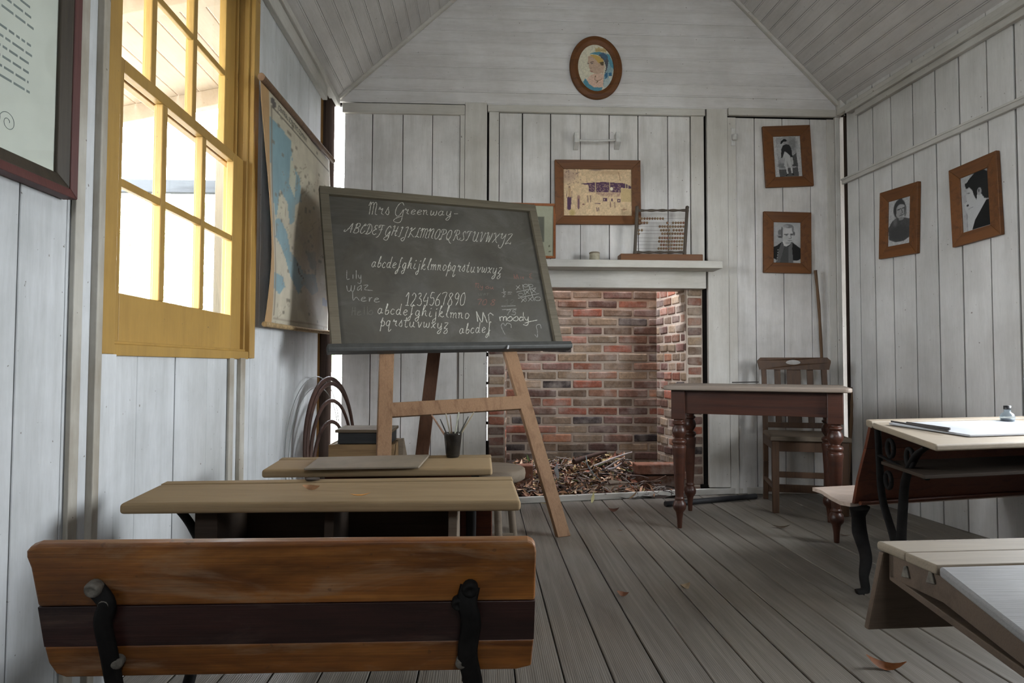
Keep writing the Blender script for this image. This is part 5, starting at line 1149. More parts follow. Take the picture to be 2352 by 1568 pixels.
for x_ in (xx0, xx1): ironleg('iron_leg', t, [(x_, n2l[1] + .04, .485), (x_, n2l[1] + .10, .46), (x_, n2l[1] + .16, .34), (x_, n2l[1] + .15, .15), (x_, n2l[1] + .06, .012)], [.014, .015, .015, .015, .019], .6)
mb = MB(); mb.box((xx0 - .10, yf + .06, .30), (xx1 - .20, yf + .32, .325)); mb.build('seat', 'pale', t, world=W(t), bevel=.008)
for x_ in (xx0 + .03, xx1 - .25): ironleg('seat_leg', t, [(x_, yf + .10, .30), (x_, yf + .18, .2), (x_, yf + .16, .1), (x_, yf + .20, .012)], [.014, .014, .014, .02], .6)
# slate lying across its top
sl4 = [aZ(698, 1075, NZ2 + .0095), aZ(962, 1071, NZ2 + .0095), aZ(987, 1043, FZ2 + .0085), aZ(733, 1049, FZ2 + .0085)]
mb = MB(); P = [np.array(p_) for p_ in sl4]; mb.hexa([p_ - (0, 0, .007) for p_ in P], P); single(mb, 'writing_slate', 'slate', 'grey dusty writing slate lying flat on the desk nearest the easel', 'slate', sum(P) / 4 - (0, 0, .009), bevel=.002)
# tumbler with brushes
tb = aZ(1040, 1050, FZ2 - .004); th_ = .092; zr = tb[2]
t = thing('tumbler', 'grimy glass tumbler of paintbrushes on the desk nearest the easel', 'glass', tb); TUM = t
mb = MB(); mb.lathe([(.0001, .002), (.0215, .0015), (.024, .004), (.026, .012), (.0335, .086), (.034, th_), (.0325, th_), (.0315, .086), (.0245, .016), (.0001, .012)], 28); mb.build('body', 'tumbler', t)
mb = MB(); mb.lathe([(.0001, .0135), (.024, .0135), (.029, .060), (.0001, .064)], 24); mb.build('sediment', 'dirt', t)
tips = [((991, 952), .004, 'a brown-handled'), ((1011, 962), .0028, 'a dark short'), ((1024, 949), .0030, ''), ((1034, 953), .0026, ''), ((1076, 956), .0030, ''), ((1089, 946), .0034, ''), ((1054, 946), .0032, '')]
labs = ['thick paintbrush leaning farthest left out of the tumbler', 'short dark paintbrush leaning left in the tumbler', 'pale paintbrush handle rising left of the tumbler middle', 'thin brown paintbrush near the middle of the tumbler', 'short dark paintbrush leaning right in the tumbler', 'long pale paintbrush leaning farthest right out of the tumbler', 'pale-tipped paintbrush standing nearly upright in the tumbler']
cfs = [(.30, .18, .12), (.05, .045, .04), (.30, .26, .19), (.16, .10, .06), (.05, .05, .04), (.30, .25, .17), (.38, .38, .30)]
for (pt, r_, _), lb, cf_ in zip(tips, labs, cfs):
    tip = aY(*pt, tb[1] + random.uniform(-.01, .012)); v_ = tip - np.array([tb[0], tb[1], tip[2]]); b = np.array([tb[0] - v_[0] * .18, tb[1] - v_[1] * .2, zr + .016])
    nmat = 'brush_' + str(len(bpy.data.materials)); M[nmat] = plain('paintbrush_handle', cf_, .5, .3, 0, .3, 60)
    mb = MB(); mb.tube([b, lerp(b, tip, .5), lerp(b, tip, .9), tip], [r_ * .8, r_, r_ * .8, r_ * .55], 8); o = single(mb, 'paintbrush', nmat, lb, 'brush', b, group='brushes in the tumbler')

# ---- stool between the desks and the easel
sc_ = aZ(1130, 1074, .45); t = thing('stool', 'grey-brown round-topped wooden stool beside the desk nearest the easel', 'stool', (sc_[0] - .01, sc_[1] + .02, 0))
mb = MB(); mb.lathe([(.0001, .400), (.135, .400), (.147, .408), (.150, .426), (.147, .444), (.138, .450), (.0001, .450)], 36); mb.build('seat', 'stool', t)
for a in (20, 110, 200, 290):
    ca, sa = math.cos(math.radians(a)), math.sin(math.radians(a)); mb = MB(); mb.tube([(ca * .085, sa * .085, .401), (ca * .105, sa * .105, .2), (ca * .125, sa * .125, .002)], [.014, .0155, .013], 10); mb.build('leg', 'stool', t)
mb = MB(); mb.tube([(-.10, 0, .17), (.10, 0, .17)], .009, 8); mb.build('stretcher', 'stool', t)

# ---- front bench: backrest of three boards on iron arms
TZ, BZ2 = .525, .278
y_t, y_b = aZ(640, 1250, TZ)[1], 0
tl2, tr2 = aZ(62, 1252, TZ), aZ(1232, 1249, TZ); y_t = (tl2[1] + tr2[1]) / 2
y_b = y_t + .06
UPv = np.array([0, y_t - y_b, TZ - BZ2]); HL = np.linalg.norm(UPv); UPv = UPv / HL; XV = np.array([1.0, 0, 0]); NV = np.cross(XV, UPv)   # NV towards the camera
og = np.array([tl2[0], y_b, BZ2]); WB = tr2[0] - tl2[0]
Mz = Matrix(((1, UPv[0], NV[0], og[0]), (0, UPv[1], NV[1], og[1]), (0, UPv[2], NV[2], og[2]), (0, 0, 0, 1)))
t = thing('school_bench', 'low school bench seen from behind, backrest of orange and dark boards on black iron arms', 'bench', (og[0] + WB / 2, y_b, 0)); BEN = t
def bl(pts): return [tuple(Mz @ Vector(p_)) for p_ in pts]
def band(name, h0, h1, left, right, mat, bevel=.002):
    P = [(x_, h_) for h_, x_ in left if h0 - 1e-6 <= h_ <= h1 + 1e-6] ; Q = [(x_, h_) for h_, x_ in right if h0 - 1e-6 <= h_ <= h1 + 1e-6]
    ring = P + Q[::-1]; A_ = bl([(x_, h_, .022) for x_, h_ in ring]); mb = MB(); mb.prism([np.array(p_) for p_ in A_], -NV * .024); return mb.build(name, mat, t, world=W(t), bevel=bevel, seg=3)
def edge(y): return np.dot(aZ(600, y, 0) * 0 + on(600, y, og + NV * .022, NV) - og, UPv)
e1_, e2_ = edge(1388), edge(1478); eT = HL
def ex(x, y): return (on(x, y, og + NV * .022, NV) - og)[0]
Lf = [(edge(1548), ex(150, 1548)), (edge(1540), ex(128, 1540)), (edge(1515), ex(110, 1515)), (e2_, ex(100, 1478)), (e1_, ex(85, 1388)), (edge(1300), ex(68, 1300)), (edge(1275), ex(58, 1275)), (edge(1262), ex(58, 1262)), (edge(1253), ex(66, 1253)), (edge(1247), ex(84, 1247))]
Rt = [(edge(1548), ex(1185, 1548)), (edge(1540), ex(1220, 1540)), (edge(1515), ex(1222, 1515)), (e2_, ex(1226, 1478)), (e1_, ex(1229, 1388)), (edge(1300), ex(1231, 1300)), (edge(1275), ex(1232, 1275)), (edge(1262), ex(1230, 1262)), (edge(1253), ex(1226, 1253)), (edge(1247), ex(1212, 1247))]
Lf.sort(); Rt.sort()
band('upper_board', e1_, 9, Lf, Rt, 'bench_light', .006); band('middle_board', e2_, e1_, Lf, Rt, 'bench_dark', .001); band('lower_board', -9, e2_, Lf, Rt, 'bench_light', .004)
mb = MB(); mb.box((og[0] + .10, y_b + .0, .27), (og[0] + WB - .06, y_b + .30, .295)); mb.build('seat', 'bench_dark', t, world=W(t), bevel=.006)
for xa, xk, s_ in ((258, 215, 1), (1082, 1080, -1)):
    p0, p1, p2, p3, p4 = (on(x_, y_, og + NV * d_, NV) for x_, y_, d_ in ((xk, 1345, .026), ((xk + xa) / 2 + 8 * s_, 1385, .040), (xa - 8 * s_ * 0 - 22 * (s_ > 0), 1430, .042), (xa - 8, 1500, .040), (xa + 4, 1568, .036)))
    mb = MB(); mb.tube(spline([p0, p1, p2, p3, p4, p4 + np.array([.005, .02, -.09]), np.array([p4[0] + .005, y_b + .02, .10]), np.array([p4[0], y_b + .05, .002])], 7), 0.0165 if s_ > 0 else .0195, 8, flat=.42, up=(1, 0, 0)); arm = mb.build('iron_arm', 'iron', t, world=W(t))
    mb = MB()
    for x_, y_, r_ in ((xk, 1352, .015), (xk + 28 * s_, 1385, .012)):
        mb = MB(); c_ = on(x_, y_, og + NV * .036, NV); mb.lathe([(r_, -.010), (r_ * 1.05, .004), (r_ * .8, .010), (r_ * .5, .008), (.0001, .005)], 14, Matrix(((1, UPv[0], NV[0], c_[0]), (0, UPv[1], NV[1], c_[1]), (0, UPv[2], NV[2], c_[2]), (0, 0, 0, 1))))
        lo_ = mb.build('lug', 'irondust' if s_ > 0 else 'iron', t, world=W(t)); lo_.parent = arm
    c_ = on(xa + 12 * s_ + (0 if s_ > 0 else -10), 1520, og + NV * .034, NV); mb = MB(); mb.lathe([(.011, -.010), (.012, .006), (.007, .011), (.0001, .010)], 12, Matrix(((1, UPv[0], NV[0], c_[0]), (0, UPv[1], NV[1], c_[1]), (0, UPv[2], NV[2], c_[2]), (0, 0, 0, 1)))); bo_ = mb.build('bolt', 'irondust', t, world=W(t)); bo_.parent = arm

# ================================================================== RIGHT-HAND DESKS
t = thing('school_desk', 'dark red school desk by the right wall with scrolled iron frame, ink bottle on top', 'desk', (1.42, 2.2, 0)); D3 = t
FZ3, NZ3 = .655, .622
f3, n3 = aZ(1988, 965, FZ3), aZ(2150, 1021, NZ3); DX = 1.15
f3r, n3r = aZ(2352, 957, FZ3), aZ(2352, 1018, NZ3); dvec = (f3r - f3) / np.linalg.norm(f3r - f3); nvec = (n3r - n3) / np.linalg.norm(n3r - n3)
f3e, n3e = f3 + dvec * DX, n3 + dvec * DX
n3c = n3 + dvec * .03
mA, mE = lerp(f3, n3, .10), lerp(f3e, n3e, .10); mA2, mE2 = lerp(f3, n3, .115), lerp(f3e, n3e, .115)
slab('desktop', [n3, n3e, mE2, mA2], .022, 'boxdesktop', t, .007, 4); slab('pen_ledge', [mA + (0, 0, .004), mE + (0, 0, .004), f3e + (0, 0, .004), f3 + (0, 0, .004)], .028, 'boxdesktop', t, .006, 3)
# backrest / front panel, leaning, with the folding seat in front
btl = aY(2001, 975, f3[1] + .02); bbl = aY(1962, 1157, f3[1] + .075)
be = dvec * DX; tn = np.array([0, .018, 0])
a_, b_ = btl + dvec * .02, bbl + dvec * .0
mb = MB(); pts_l = [btl, lerp(btl, bbl, .3) + (.001, 0, 0), lerp(btl, bbl, .7) - (.004, 0, 0), bbl]
for p_, q2 in zip(pts_l[:-1], pts_l[1:]): mb.hexa([q2, q2 + be, q2 + be + tn, q2 + tn], [p_, p_ + be, p_ + be + tn, p_ + tn])
mb.build('backrest', 'redwood', t, world=W(t), bevel=.002)
mb = MB(); mb.tube([bbl + (0.02, -.008, .004), bbl + be + (0, -.008, .004)], .008, 8); mb.build('backrest_edge', 'redwood', t, world=W(t))
sA, sB = bbl + (-.005, .02, -.0), aZ(1866, 1119, bbl[2] + .012)
mb = MB(); prof = [sA, lerp(sA, sB, .25) + (0, 0, -.010), lerp(sA, sB, .5) + (0, 0, -.006), lerp(sA, sB, .75) + (0, 0, .004), sB]
for p_, q2 in zip(prof[:-1], prof[1:]): mb.hexa([p_ - (0, 0, .016), p_ + be - (0, 0, .016), q2 + be - (0, 0, .016), q2 - (0, 0, .016)], [p_, p_ + be, q2 + be, q2])
mb.build('seat', 'pale', t, world=W(t))
sh0, sh1 = lerp(f3, n3, .25), lerp(f3, n3, .86)
mb = MB(); P = [sh1 - (0, 0, .118), sh1 + be - (0, 0, .118), sh0 + be - (0, 0, .118), sh0 - (0, 0, .118)]; P = [np.array([p_[0], p_[1], .512]) for p_ in P]; mb.hexa([p_ - (0, 0, .012) for p_ in P], P); mb.build('book_shelf', 'deskdark', t, world=W(t), bevel=.002)
def desk_iron(off):
    o_ = dvec * off; X_ = lambda p_, z: np.array([p_[0], p_[1], z]) + o_
    fA, nA = lerp(f3, n3, .10), lerp(f3, n3, .80); kw = dict(flat=.55)
    foot = X_(lerp(f3, n3, .40), .0)
    pts = lambda *q_: [np.array(v_) for v_ in q_]
    ironleg('iron_frame', t, pts(X_(nA, .600), X_(lerp(f3, n3, .66), .56), X_(lerp(f3, n3, .52), .47), X_(lerp(f3, n3, .47), .36), X_(lerp(f3, n3, .44), .2), X_(lerp(f3, n3, .52), .012)), [.014, .016, .017, .018, .019, .024], .5)
    ironleg('iron_frame', t, pts(X_(fA, .622), X_(lerp(f3, n3, .12), .5), X_(lerp(f3, n3, .16), .36), X_(lerp(f3, n3, .34), .22), X_(lerp(f3, n3, .38), .1), X_(lerp(f3, n3, .22), .012)), [.014, .015, .016, .017, .018, .024], .5)
    fr_o = ironleg('iron_frame', t, pts(X_(lerp(f3, n3, .10), .525), X_(lerp(f3, n3, .45), .508), X_(lerp(f3, n3, .80), .494)), .010, .5)
    for s_, z, r_ in ((.30, .562, .032), (.58, .548, .032), (.26, .440, .030)):
        c_ = X_(lerp(f3, n3, s_), z); dd = (n3 - f3) / np.linalg.norm(n3 - f3)
        so_ = ironleg('iron_scroll', t, [c_ + dd * r_ * .8 * math.cos(a) + np.array([0, 0, r_ * math.sin(a)]) for a in np.linspace(0, 6.2832, 18)], .0085, .8); so_.parent = fr_o
desk_iron(.03); desk_iron(DX - .12)
sf = aZ(1978, 1357)
for k_ in (0, DX - .15):
    o_ = dvec * k_
    ironleg('seat_leg', t, [bbl + (.035, .02, -.018) + o_, bbl + (.038, .035, -.06) + o_, bbl + (.040, .03, -.13) + o_, lerp(bbl, sf, .62) + (.03, .0, 0) + o_, sf + (.012, .0, .06) + o_, sf + (.004, -.02, .010) + o_, sf + (-.035, -.03, .006) + o_], [.044, .030, .032, .024, .018, .017, .014], .5)
# things on its top
slope_ = lambda x, y: on(x, y, lerp(f3, n3, .5), np.cross(dvec, n3 - f3) / np.linalg.norm(np.cross(dvec, n3 - f3)))
nn = np.cross(n3 - f3, dvec); nn = nn / np.linalg.norm(nn); nn = nn if nn[2] > 0 else -nn
P = [slope_(2042, 976), slope_(2228, 1004.5), slope_(2228, 1004.5) + dvec * .60, slope_(2042, 976) + dvec * .60]
# keep the sheet rectangular: near edge parallel to the desk edge
mb = MB(); P = [p_ + nn * .0095 for p_ in P]; mb.hexa([p_ - nn * .007 for p_ in P], P); single(mb, 'thin_board', 'slatewhite', 'thin pale board with dark edge lying under the two pencils on the dark red desk', 'board', sum(P) / 4 - nn * .009, bevel=.001)
up3 = nn * .0145
a, b = slope_(2047, 976) + up3, slope_(2178, 999) + up3
mb = MB(); mb.tube([a, b], .0036, 7); single(mb, 'pencil', 'pencil', 'longer dark pencil lying nearer the edge on the dark red desk', 'pencil', (a + b) / 2 - nn * .0036)
a, b = slope_(2082, 979.5) + up3, slope_(2182, 994) + up3
mb = MB(); mb.tube([a, b], .0046, 7); single(mb, 'pencil', 'pencil', 'shorter thicker dark pencil beside the longer one on the dark red desk', 'pencil', (a + b) / 2 - nn * .0046)
ib = slope_(2314, 972) + nn * .010
t = thing('ink_bottle', 'small clear ink bottle with black cap and dried ink on the dark red desk', 'bottle', ib)
k_ = .00137 * ib[1] / 2.2 * 1.06
mb = MB(); mb.lathe([(.0001, .0), (.024, 0), (.0255, .003), (.0255, .018), (.022, .028), (.0125, .034), (.0115, .040), (.0115, .050)], 24); mb.build('glass_body', 'bottle', t)
mb = MB(); mb.lathe([(.0001, .002), (.0225, .002), (.0225, .009), (.0001, .010)], 20); mb.build('ink', 'ink', t)
mb = MB(); mb.lathe([(.0125, .046), (.0128, .048), (.0128, .060), (.0001, .061)], 20); mb.build('cap', 'cap', t)

# ---- box desk in the near right corner
t = thing('box_desk', 'worn box desk with grooved ledge and sloping grey lid, in the near right corner', 'desk', (1.2, 1.15, 0)); 
TZ4 = .508
A0 = aZ(2012, 1241, TZ4); A1 = aZ(2352, 1233, TZ4); dX = (A1 - A0) / np.linalg.norm(A1 - A0); LN = 1.05
A2 = aZ(2090, 1269, TZ4); A3 = aZ(2140, 1298, TZ4)
sd_ = np.array([dX[1], -dX[0], 0]); 
def proj(p_): return A0 + sd_ * np.dot(p_ - A0, sd_)
g1, g2 = proj(A2), proj(A3); nl4 = A0 + sd_ * .56; nl4 = np.array([nl4[0], nl4[1], .402])
tx = A0[0]; e_ = dX * LN; th4 = .014
slab('pen_ledge', [g1 - sd_ * .0035, g1 - sd_ * .0035 + e_, A0 + e_, A0], .018, 'boxdesktop', t, .006, 3); g1b = g1 + sd_ * -.0 + sd_ * -.0035; g1 = g1 + sd_ * .0035
slab('hinge_rail', [g2, g2 + e_, g1b + e_, g1b], .018, 'boxdesktop', t, .004, 3); g2b = g2 + sd_ * .006
slab('lid', [nl4, nl4 + e_, g2b + e_, g2b], .018, 'boxdesklid', t, .005, 3)
bzl = TZ4 - .068
q0, q1, q2_ = A0 + dX * .012 + sd_ * .022, g2 + dX * .012, nl4 + dX * .012 - sd_ * .03
for k_ in (0, LN - .045):
    mb = MB(); ee = dX * k_; tn2 = dX * .018
    bot = [np.array([q0[0], q0[1], bzl]), np.array([q1[0], q1[1], bzl]), np.array([q2_[0], q2_[1], nl4[2] - .045])]; tp = [np.array([q0[0], q0[1], TZ4 - .019]), np.array([q1[0], q1[1], TZ4 - .019]), np.array([q2_[0], q2_[1], nl4[2] - .012])]
    mb.prism([p_ + ee for p_ in (bot[0], bot[1], bot[2], tp[2], tp[1], tp[0])], tn2); mb.build('side_panel', 'boxdesk', t, world=W(t), bevel=.002)
mb = MB(); e2 = dX * (LN - .03); mb.hexa([bot[0], bot[0] + e2, bot[0] + e2 + sd_ * .016, bot[0] + sd_ * .016], [tp[0], tp[0] + e2, tp[0] + e2 + sd_ * .016, tp[0] + sd_ * .016]); mb.build('back_panel', 'boxdesk', t, world=W(t), bevel=.002)
mb = MB(); mb.hexa([bot[2] - sd_ * .016, bot[2] + e2 - sd_ * .016, bot[2] + e2, bot[2]], [tp[2] - sd_ * .016, tp[2] + e2 - sd_ * .016, tp[2] + e2, tp[2]]); mb.build('front_panel', 'boxdesk', t, world=W(t), bevel=.002)
mb = MB(); mb.hexa([bot[0] - (0, 0, .006), bot[0] + e2 - (0, 0, .006), bot[2] + e2 - (0, 0, .006), bot[2] - (0, 0, .006)], [bot[0] + (0, 0, .008), bot[0] + e2 + (0, 0, .008), bot[2] + e2 + (0, 0, .008), bot[2] + (0, 0, .008)]); mb.build('bottom_panel', 'boxdesk', t, world=W(t), bevel=.002)
for k_ in (.50, LN - .12):
    o_ = A0 + dX * k_ + sd_ * .30
    ironleg('iron_leg', t, [np.array([o_[0], o_[1], .385]), np.array([o_[0], o_[1] + .02, .2]), np.array([o_[0], o_[1] + .02, .08]), np.array([o_[0], o_[1] - .06, .012])], [.022, .018, .018, .022], .7)
    mb = MB(); mb.box((o_[0] - .02, o_[1] - .18, .001), (o_[0] + .02, o_[1] + .18, .014)); mb.build('foot', 'iron', t, world=W(t), bevel=.004)
pA, pB = np.array([A0[0] + .002, A0[1] - .004, TZ4 - .020]), aY(1983, 1440, A0[1] + .03)
mb = MB(); tk = np.array([0, .016, 0]); ee = dX * LN; mb.hexa([pB, pB + ee, pB + ee - tk, pB - tk][::-1], [pA, pA + ee, pA + ee - tk, pA - tk][::-1]); mb.build('hanging_panel', 'boxdesk', t, world=W(t), bevel=.004)
# metal scrape plate on its side
for (x_, y_) in ((2082, 1312), (2140, 1325)):
    c_ = on(x_, y_, q0, dX); mb = MB(); mb.hexa([c_ + dX * -.004 + sd_ * -.012 - (0, 0, .014), c_ + dX * -.004 + sd_ * .012 - (0, 0, .010), c_ + dX * .002 + sd_ * .012 - (0, 0, .010), c_ + dX * .002 + sd_ * -.012 - (0, 0, .014)], [c_ + dX * -.004 + sd_ * -.004 + (0, 0, .010), c_ + dX * -.004 + sd_ * .004 + (0, 0, .012), c_ + dX * .002 + sd_ * .004 + (0, 0, .012), c_ + dX * .002 + sd_ * -.004 + (0, 0, .010)]); mb.build('metal_catch', 'irondust', t, world=W(t), bevel=.002)

# ================================================================== LEFT BACK CORNER: CRATES AND HOOPS
cy0 = 3.50
cl_, cr_, ct_ = aY(754, 1022, cy0)[0], aY(906, 1022, cy0)[0], aY(800, 1021, cy0)[2]
t = thing('crate', 'plain brown wooden crate under the black lidded box in the back left corner', 'crate', ((cl_ + cr_) / 2, cy0 + .15, 0))
mb = MB(); mb.box((cl_, cy0, .002), (cr_, cy0 + .016, ct_)); mb.build('front_side', 'crate', t, world=W(t), bevel=.003)
mb = MB(); mb.box((cl_, cy0 + .30, .002), (cr_, cy0 + .316, ct_)); mb.build('back_side', 'crate', t, world=W(t), bevel=.003)
for x_ in (cl_, cr_ - .016):
    mb = MB(); mb.box((x_, cy0 + .0165, .002), (x_ + .016, cy0 + .2995, ct_)); mb.build('end', 'crate', t, world=W(t), bevel=.003)
mb = MB(); mb.box((cl_ + .016, cy0 + .0165, ct_ - .03), (cr_ - .016, cy0 + .2995, ct_ - .002)); mb.build('lid', 'crate', t, world=W(t))
dl_, dr_ = aY(774, 1000, cy0 + .03)[0], aY(898, 1000, cy0 + .03)[0]; dt_ = aY(820, 993, cy0 + .03)[2]; dt2 = aY(820, 989, cy0 + .02)[2]
t = thing('lidded_box', 'black wooden box with dusty brown lid on top of the plain crate', 'box', ((dl_ + dr_) / 2, cy0 + .14, ct_))
mb = MB(); mb.box((dl_ + .004, cy0 + .03, ct_ + .001), (dr_, cy0 + .26, dt_)); mb.build('body', 'boxdark', t, world=W(t), bevel=.003)
mb = MB(); mb.box((dl_ - .008, cy0 + .015, dt_), (dr_ + .010, cy0 + .275, dt_ + .016)); mb.build('lid', 'boxlid', t, world=W(t), bevel=.003)
pw0, pw1, pw2, pw3 = aY(915, 1045, cy0 - .02), aY(934, 1045, cy0 - .02), aY(927, 1006, cy0 + .05), aY(914, 1009, cy0 + .05)
def flz(p_, q_): return p_ + (p_ - q_) * ((p_[2] - .002) / (q_[2] - p_[2]))
mb = MB(); L0, R0 = flz(pw0, pw3), flz(pw1, pw2); tt = np.array([0, .02, 0]); mb.hexa([L0, R0, R0 + tt, L0 + tt], [pw3, pw2, pw2 + tt, pw3 + tt]); single(mb, 'board_offcut', 'stool', 'short grey board leaning against the right end of the plain crate', 'board', (L0 + R0) / 2, bevel=.002)
hu = np.array([.124, .992, 0]); hc = np.array([-.912, 3.84, 0])
for i, (r_, tr_, sh, lb) in enumerate(((.392, .0105, 0, 'largest dark bentwood hoop leaning on the left wall behind the crates'), (.378, .010, .022, 'second largest bentwood hoop, just inside the largest one by the left wall'), (.330, .009, .05, 'middle-sized bentwood hoop nested inside the two largest by the left wall'), (.272, .009, .07, 'smallest bentwood hoop of the nest leaning by the left wall'))):
    mb = MB(); n_ = 64; lean = -.10
    pts = [hc + np.array([sh * .5, 0, 0]) + hu * (r_ * math.cos(a) - (.385 - r_) * .9) + np.array([lean * (r_ + r_ * math.sin(a)) * .5 + .06, 0, r_ + r_ * math.sin(a) + tr_ * .6]) for a in np.linspace(0, 2 * math.pi, n_ + 1)]
    mb.tube(pts, tr_, 9, cap=False, flat=1.3); single(mb, 'wooden_hoop', 'hoop', lb, 'hoop', (hc[0], hc[1], 0), group='bentwood hoops')
for i, (r_, dy, lb) in enumerate(((.40, -.10, 'thin grey wire loop standing left of the bentwood hoops'), (.37, -.085, 'second thin grey wire loop just inside the other by the bentwood hoops'))):
    mb = MB(); pts = [hc + hu * (r_ * math.cos(a) + dy) + np.array([-.07 + .055, 0, r_ + r_ * math.sin(a) + .004]) for a in np.linspace(0, 2 * math.pi, 65)]
    mb.tube(pts, .0022, 5, cap=False); single(mb, 'wire_loop', 'greywire', lb, 'wire', (hc[0], hc[1], 0), group='wire loops')

# ================================================================== HEARTH LITTER
def leaf_mesh(mb, c, L, wd, yaw, pitch, roll, col, curl=.25):
    R = Matrix.Translation(Vector([float(v_) for v_ in c])) @ Matrix.Rotation(yaw, 4, 'Z') @ Matrix.Rotation(pitch, 4, 'Y') @ Matrix.Rotation(roll, 4, 'X')
    n_ = 6; vs = []
    for i in range(n_ + 1):
        s_ = i / n_; w2 = wd * math.sin(math.pi * min(1, s_ * .96 + .02)) ** .8 * (1.15 - .4 * s_)
        for q_ in (-1, 0, 1): vs.append(tuple(R @ Vector((L * (s_ - .5), q_ * w2 / 2, curl * L * (s_ - .5) ** 2 + abs(q_) * w2 * .18))))
    mb.add(vs, [(i * 3 + j, i * 3 + j + 1, i * 3 + j + 4, i * 3 + j + 3) for i in range(n_) for j in (0, 1)], True, [col] * len(vs))
LC = [lin(98, 72, 52), lin(126, 96, 76), lin(150, 118, 96), lin(70, 48, 36), lin(160, 138, 118), lin(110, 70, 56), lin(134, 118, 84), lin(84, 66, 60)]
rn = random.Random(11); mb = MB()
def heap(x, y):
    b_ = .015 + (.15 if x < 1.05 else .09) * max(0, (y - 4.30) / .65) ** 1.1
    return b_ + .05 * math.exp(-((x - .95) / .25) ** 2 - ((y - 4.75) / .15) ** 2)
def hx(u, v): y = 4.24 + .04 * u + (.69 - .04 * u) * v; x = (.185 + .02 * v) * (1 - u) + (1.385 - .075 * v) * u; return (x, y, heap(x, y) - .006 + .012 * math.sin(x * 31) * math.sin(y * 27))
mb.col = lin(46, 36, 30); mb.grid(hx, 30, 16)
for i in range(1500):
    x, y = rn.uniform(.24, 1.30), 4.20 + .68 * rn.random() ** .9
    if x > 1.08 and 4.34 < y < 4.50 and rn.random() < .85: continue
    if y < 4.19 + .165 * (x - .2) * .9: continue
    c_ = rn.choice(LC); f_ = rn.uniform(.8, 2.4); c_ = tuple(v_ * f_ for v_ in c_)
    if rn.random() < .02: c_ = lin(96, 120, 72)
    leaf_mesh(mb, (x, y, heap(x, y) + rn.uniform(.0, .03)), rn.uniform(.04, .105), rn.uniform(.012, .027), rn.uniform(0, 6.3), rn.gauss(0, .45), rn.gauss(0, .6), c_, rn.uniform(-.5, 1.2))
TC = [lin(78, 64, 56), lin(120, 108, 100), lin(52, 40, 36), lin(150, 142, 138)]
for i in range(330):
    x, y = rn.uniform(.26, 1.25), rn.uniform(4.27, 4.84); L = rn.uniform(.05, .22); a = rn.uniform(0, 6.3); z_ = heap(x, y) + rn.uniform(.004, .04); dz = rn.gauss(0, .25) * L
    v_ = np.array([math.cos(a) * L, math.sin(a) * L * .5, dz]); p0_ = np.array([x, y, z_]); r_ = rn.uniform(.0012, .0038); mb.col = rn.choice(TC)
    if (p0_ - v_ / 2)[1] < 4.22 or abs((p0_ + v_ / 2)[0] - .78) > .62: continue
    mb.tube([p0_ - v_ / 2, p0_ + np.array([0, 0, rn.uniform(0, .012)]), p0_ + v_ / 2], r_, 5)
o = single(mb, 'leaf_litter', 'leaf', 'heap of dead leaves and twigs filling the brick hearth', 'leaf litter', (.78, 4.55, 0), attr=True); o['kind'] = 'stuff'
def brickthing(label, lo, hi, rz=0, col=lin(122, 84, 68)):
    c_ = (np.array(lo) + np.array(hi)) / 2; h_ = (np.array(hi) - np.array(lo)) / 2
    mb = MB(Matrix.Translation(Vector(c_)) @ Matrix.Rotation(rz, 4, 'Z')); mb.col = col; mb.box(tuple(-h_), tuple(h_), jit=.004); single(mb, 'loose_brick', 'brick', label, 'brick', (c_[0], c_[1], lo[2]), 'loose bricks in the hearth', bevel=.008, attr=True)
def hb(x0, x1, y_, Yd): a, b = aY(x0, y_, Yd), aY(x1, y_, Yd); return a, b
a, b = hb(1462, 1560, 1067, 4.50); brickthing('upper loose brick at the right side of the hearth', (a[0], 4.50, a[2] - .07), (b[0] + .05, 4.62, a[2]), .06)
brickthing('lower loose brick at the right side of the hearth, under another', (a[0] + .01, 4.505, .0), (b[0] + .05, 4.62, a[2] - .080), .05, lin(100, 70, 56))
a, b = hb(1178, 1226, 1072, 4.42); brickthing('loose red brick standing at the left side of the hearth beside the stool', (a[0] + .02, 4.46, .0), (b[0], 4.58, a[2]), -.08)
def lstick(label, P, r_, col, nm='stick', rings=7):
    mb = MB(); mb.col = col; Q = spline([np.array(p_) for p_ in P], 6); mb.tube(Q, np.linspace(r_, r_ * .55, len(Q)), rings); single(mb, nm, 'twig', label, 'stick', Q[0], 'sticks in the hearth', attr=True)
hy_ = lambda x, y, Y: aY(x, y, Y)
lstick('long pale grey stick slanting up to the right across the hearth', [hy_(1364, 1070, 4.50), hy_(1420, 1048, 4.55), hy_(1452, 1038, 4.6)], .008, lin(170, 160, 156))
lstick('shorter pale stick below the long pale one in the hearth', [hy_(1389, 1077, 4.44), hy_(1412, 1062, 4.48), hy_(1435, 1050, 4.5)], .007, lin(150, 140, 136))
lstick('flat curved pale strip of bark in the middle of the hearth', [hy_(1396, 1078, 4.40), hy_(1412, 1074, 4.42), hy_(1428, 1063, 4.44)], .009, lin(160, 150, 150))
lstick('thick dark stick resting against the back bricks of the hearth', [hy_(1318, 1060, 4.62), hy_(1360, 1046, 4.72), hy_(1392, 1038, 4.80)], .020, lin(74, 58, 52))
lstick('thin blue-green curved stem in front of the litter heap', [hy_(1346, 1047, 4.50), hy_(1350, 1068, 4.44), hy_(1362, 1086, 4.40), hy_(1380, 1104, 4.36)], .0035, lin(110, 124, 124))
lstick('long thin grey twig running right towards the loose bricks', [hy_(1396, 1078, 4.40), hy_(1440, 1090, 4.40), hy_(1470, 1092, 4.42), hy_(1490, 1098, 4.44)], .005, lin(120, 104, 98))
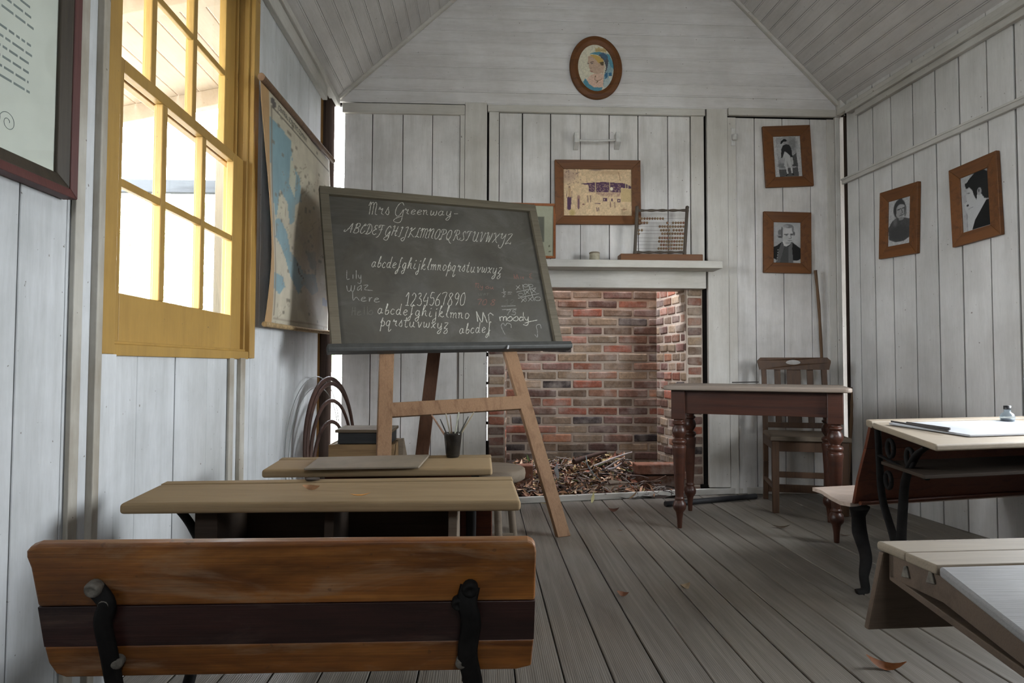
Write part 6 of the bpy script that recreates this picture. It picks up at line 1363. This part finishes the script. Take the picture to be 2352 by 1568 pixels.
lstick('thin brown twig slanting down from the loose bricks at right', [hy_(1530, 1092, 4.44), hy_(1500, 1104, 4.42), hy_(1440, 1110, 4.40), hy_(1385, 1112, 4.38)], .004, lin(92, 72, 62))
P = [aY(1378, 1128, 4.33), aY(1412, 1129, 4.33), aY(1446, 1108, 4.42), aY(1400, 1103, 4.44)]; P = [np.array(p_) + (0, 0, .006) for p_ in P]
mb = MB(); mb.hexa([p_ - (0, 0, .010) for p_ in P], P); single(mb, 'roof_slate', 'stool', 'flat grey slab lying on the litter at the front of the hearth', 'slate', P[0] - (0, 0, .01), bevel=.002)
P = [aY(1272, 1078, 4.40), aY(1282, 1102, 4.39), aY(1285, 1094, 4.38), aY(1280, 1064, 4.40)]; P = [np.array(p_) for p_ in P]; mb = MB(); mb.hexa([p_ + (0, .002, 0) for p_ in P], P); single(mb, 'paper_scrap', 'slatewhite', 'white folded scrap of paper in the hearth behind the easel leg', 'paper', P[1])

# ================================================================== FALLEN LEAVES
def fallen(px, Z, L, wd, yaw, col, label, pitch=0, roll=0, curl=.5, lift=.004):
    c_ = aZ(*px, Z); mb = MB(); leaf_mesh(mb, c_ + (0, 0, lift), L, wd, yaw, pitch, roll, col, curl); single(mb, 'fallen_leaf', 'leaf', label, 'leaf', c_, 'fallen leaves', attr=True)
fallen((828, 1142), .548, .050, .014, .35, lin(206, 146, 78), 'orange-tan leaf on the two-seat desk, right of the inkwell hole')
fallen((719, 1127), .552, .046, .015, -.2, lin(150, 112, 80), 'curled brown leaf on the two-seat desk, below the inkwell hole', roll=.9, curl=1.2, lift=.007)
fallen((2035, 1537), 0, .10, .030, -.5, lin(112, 66, 32), 'large curled brown leaf on the floor near the bottom right corner', roll=.5, curl=1.5, lift=.006)
fallen((1432, 1369), 0, .045, .022, -.4, lin(120, 82, 62), 'small curled brown leaf alone on the middle of the floor', roll=.6, curl=1.6, lift=.006)
fallen((1572, 1352), 0, .055, .034, .6, lin(140, 122, 98), 'rounded pale leaf on the floor between the table and the camera', roll=.3, curl=1.3)
fallen((1362, 1152), 0, .085, .022, 1.2, lin(172, 166, 120), 'pale yellow-green leaf standing at the hearth board', pitch=-.8, lift=.022)
fallen((1254, 1158), 0, .075, .016, .02, lin(164, 150, 104), 'flat yellow leaf on the floor left of the easel leg')
fallen((1455, 1146), 0, .09, .020, .6, lin(100, 78, 54), 'brown leaf propped against the middle of the hearth board', pitch=-.5, lift=.02)
fallen((1408, 1176), 0, .07, .030, .1, lin(84, 56, 44), 'crumpled dark leaf on the floor in front of the hearth board', roll=.5, curl=1.4, lift=.008)
fallen((1425, 1220), 0, .028, .012, -.1, lin(120, 86, 62), 'tiny brown leaf on the floor left of the table leg')
fallen((1793, 1213), 0, .10, .022, -.1, lin(64, 54, 42), 'dark leaf on the floor under the table', roll=.2, curl=.7)
fallen((1940, 1232), 0, .06, .015, -.3, lin(80, 62, 46), 'small dark leaf on the floor right of the table foot')
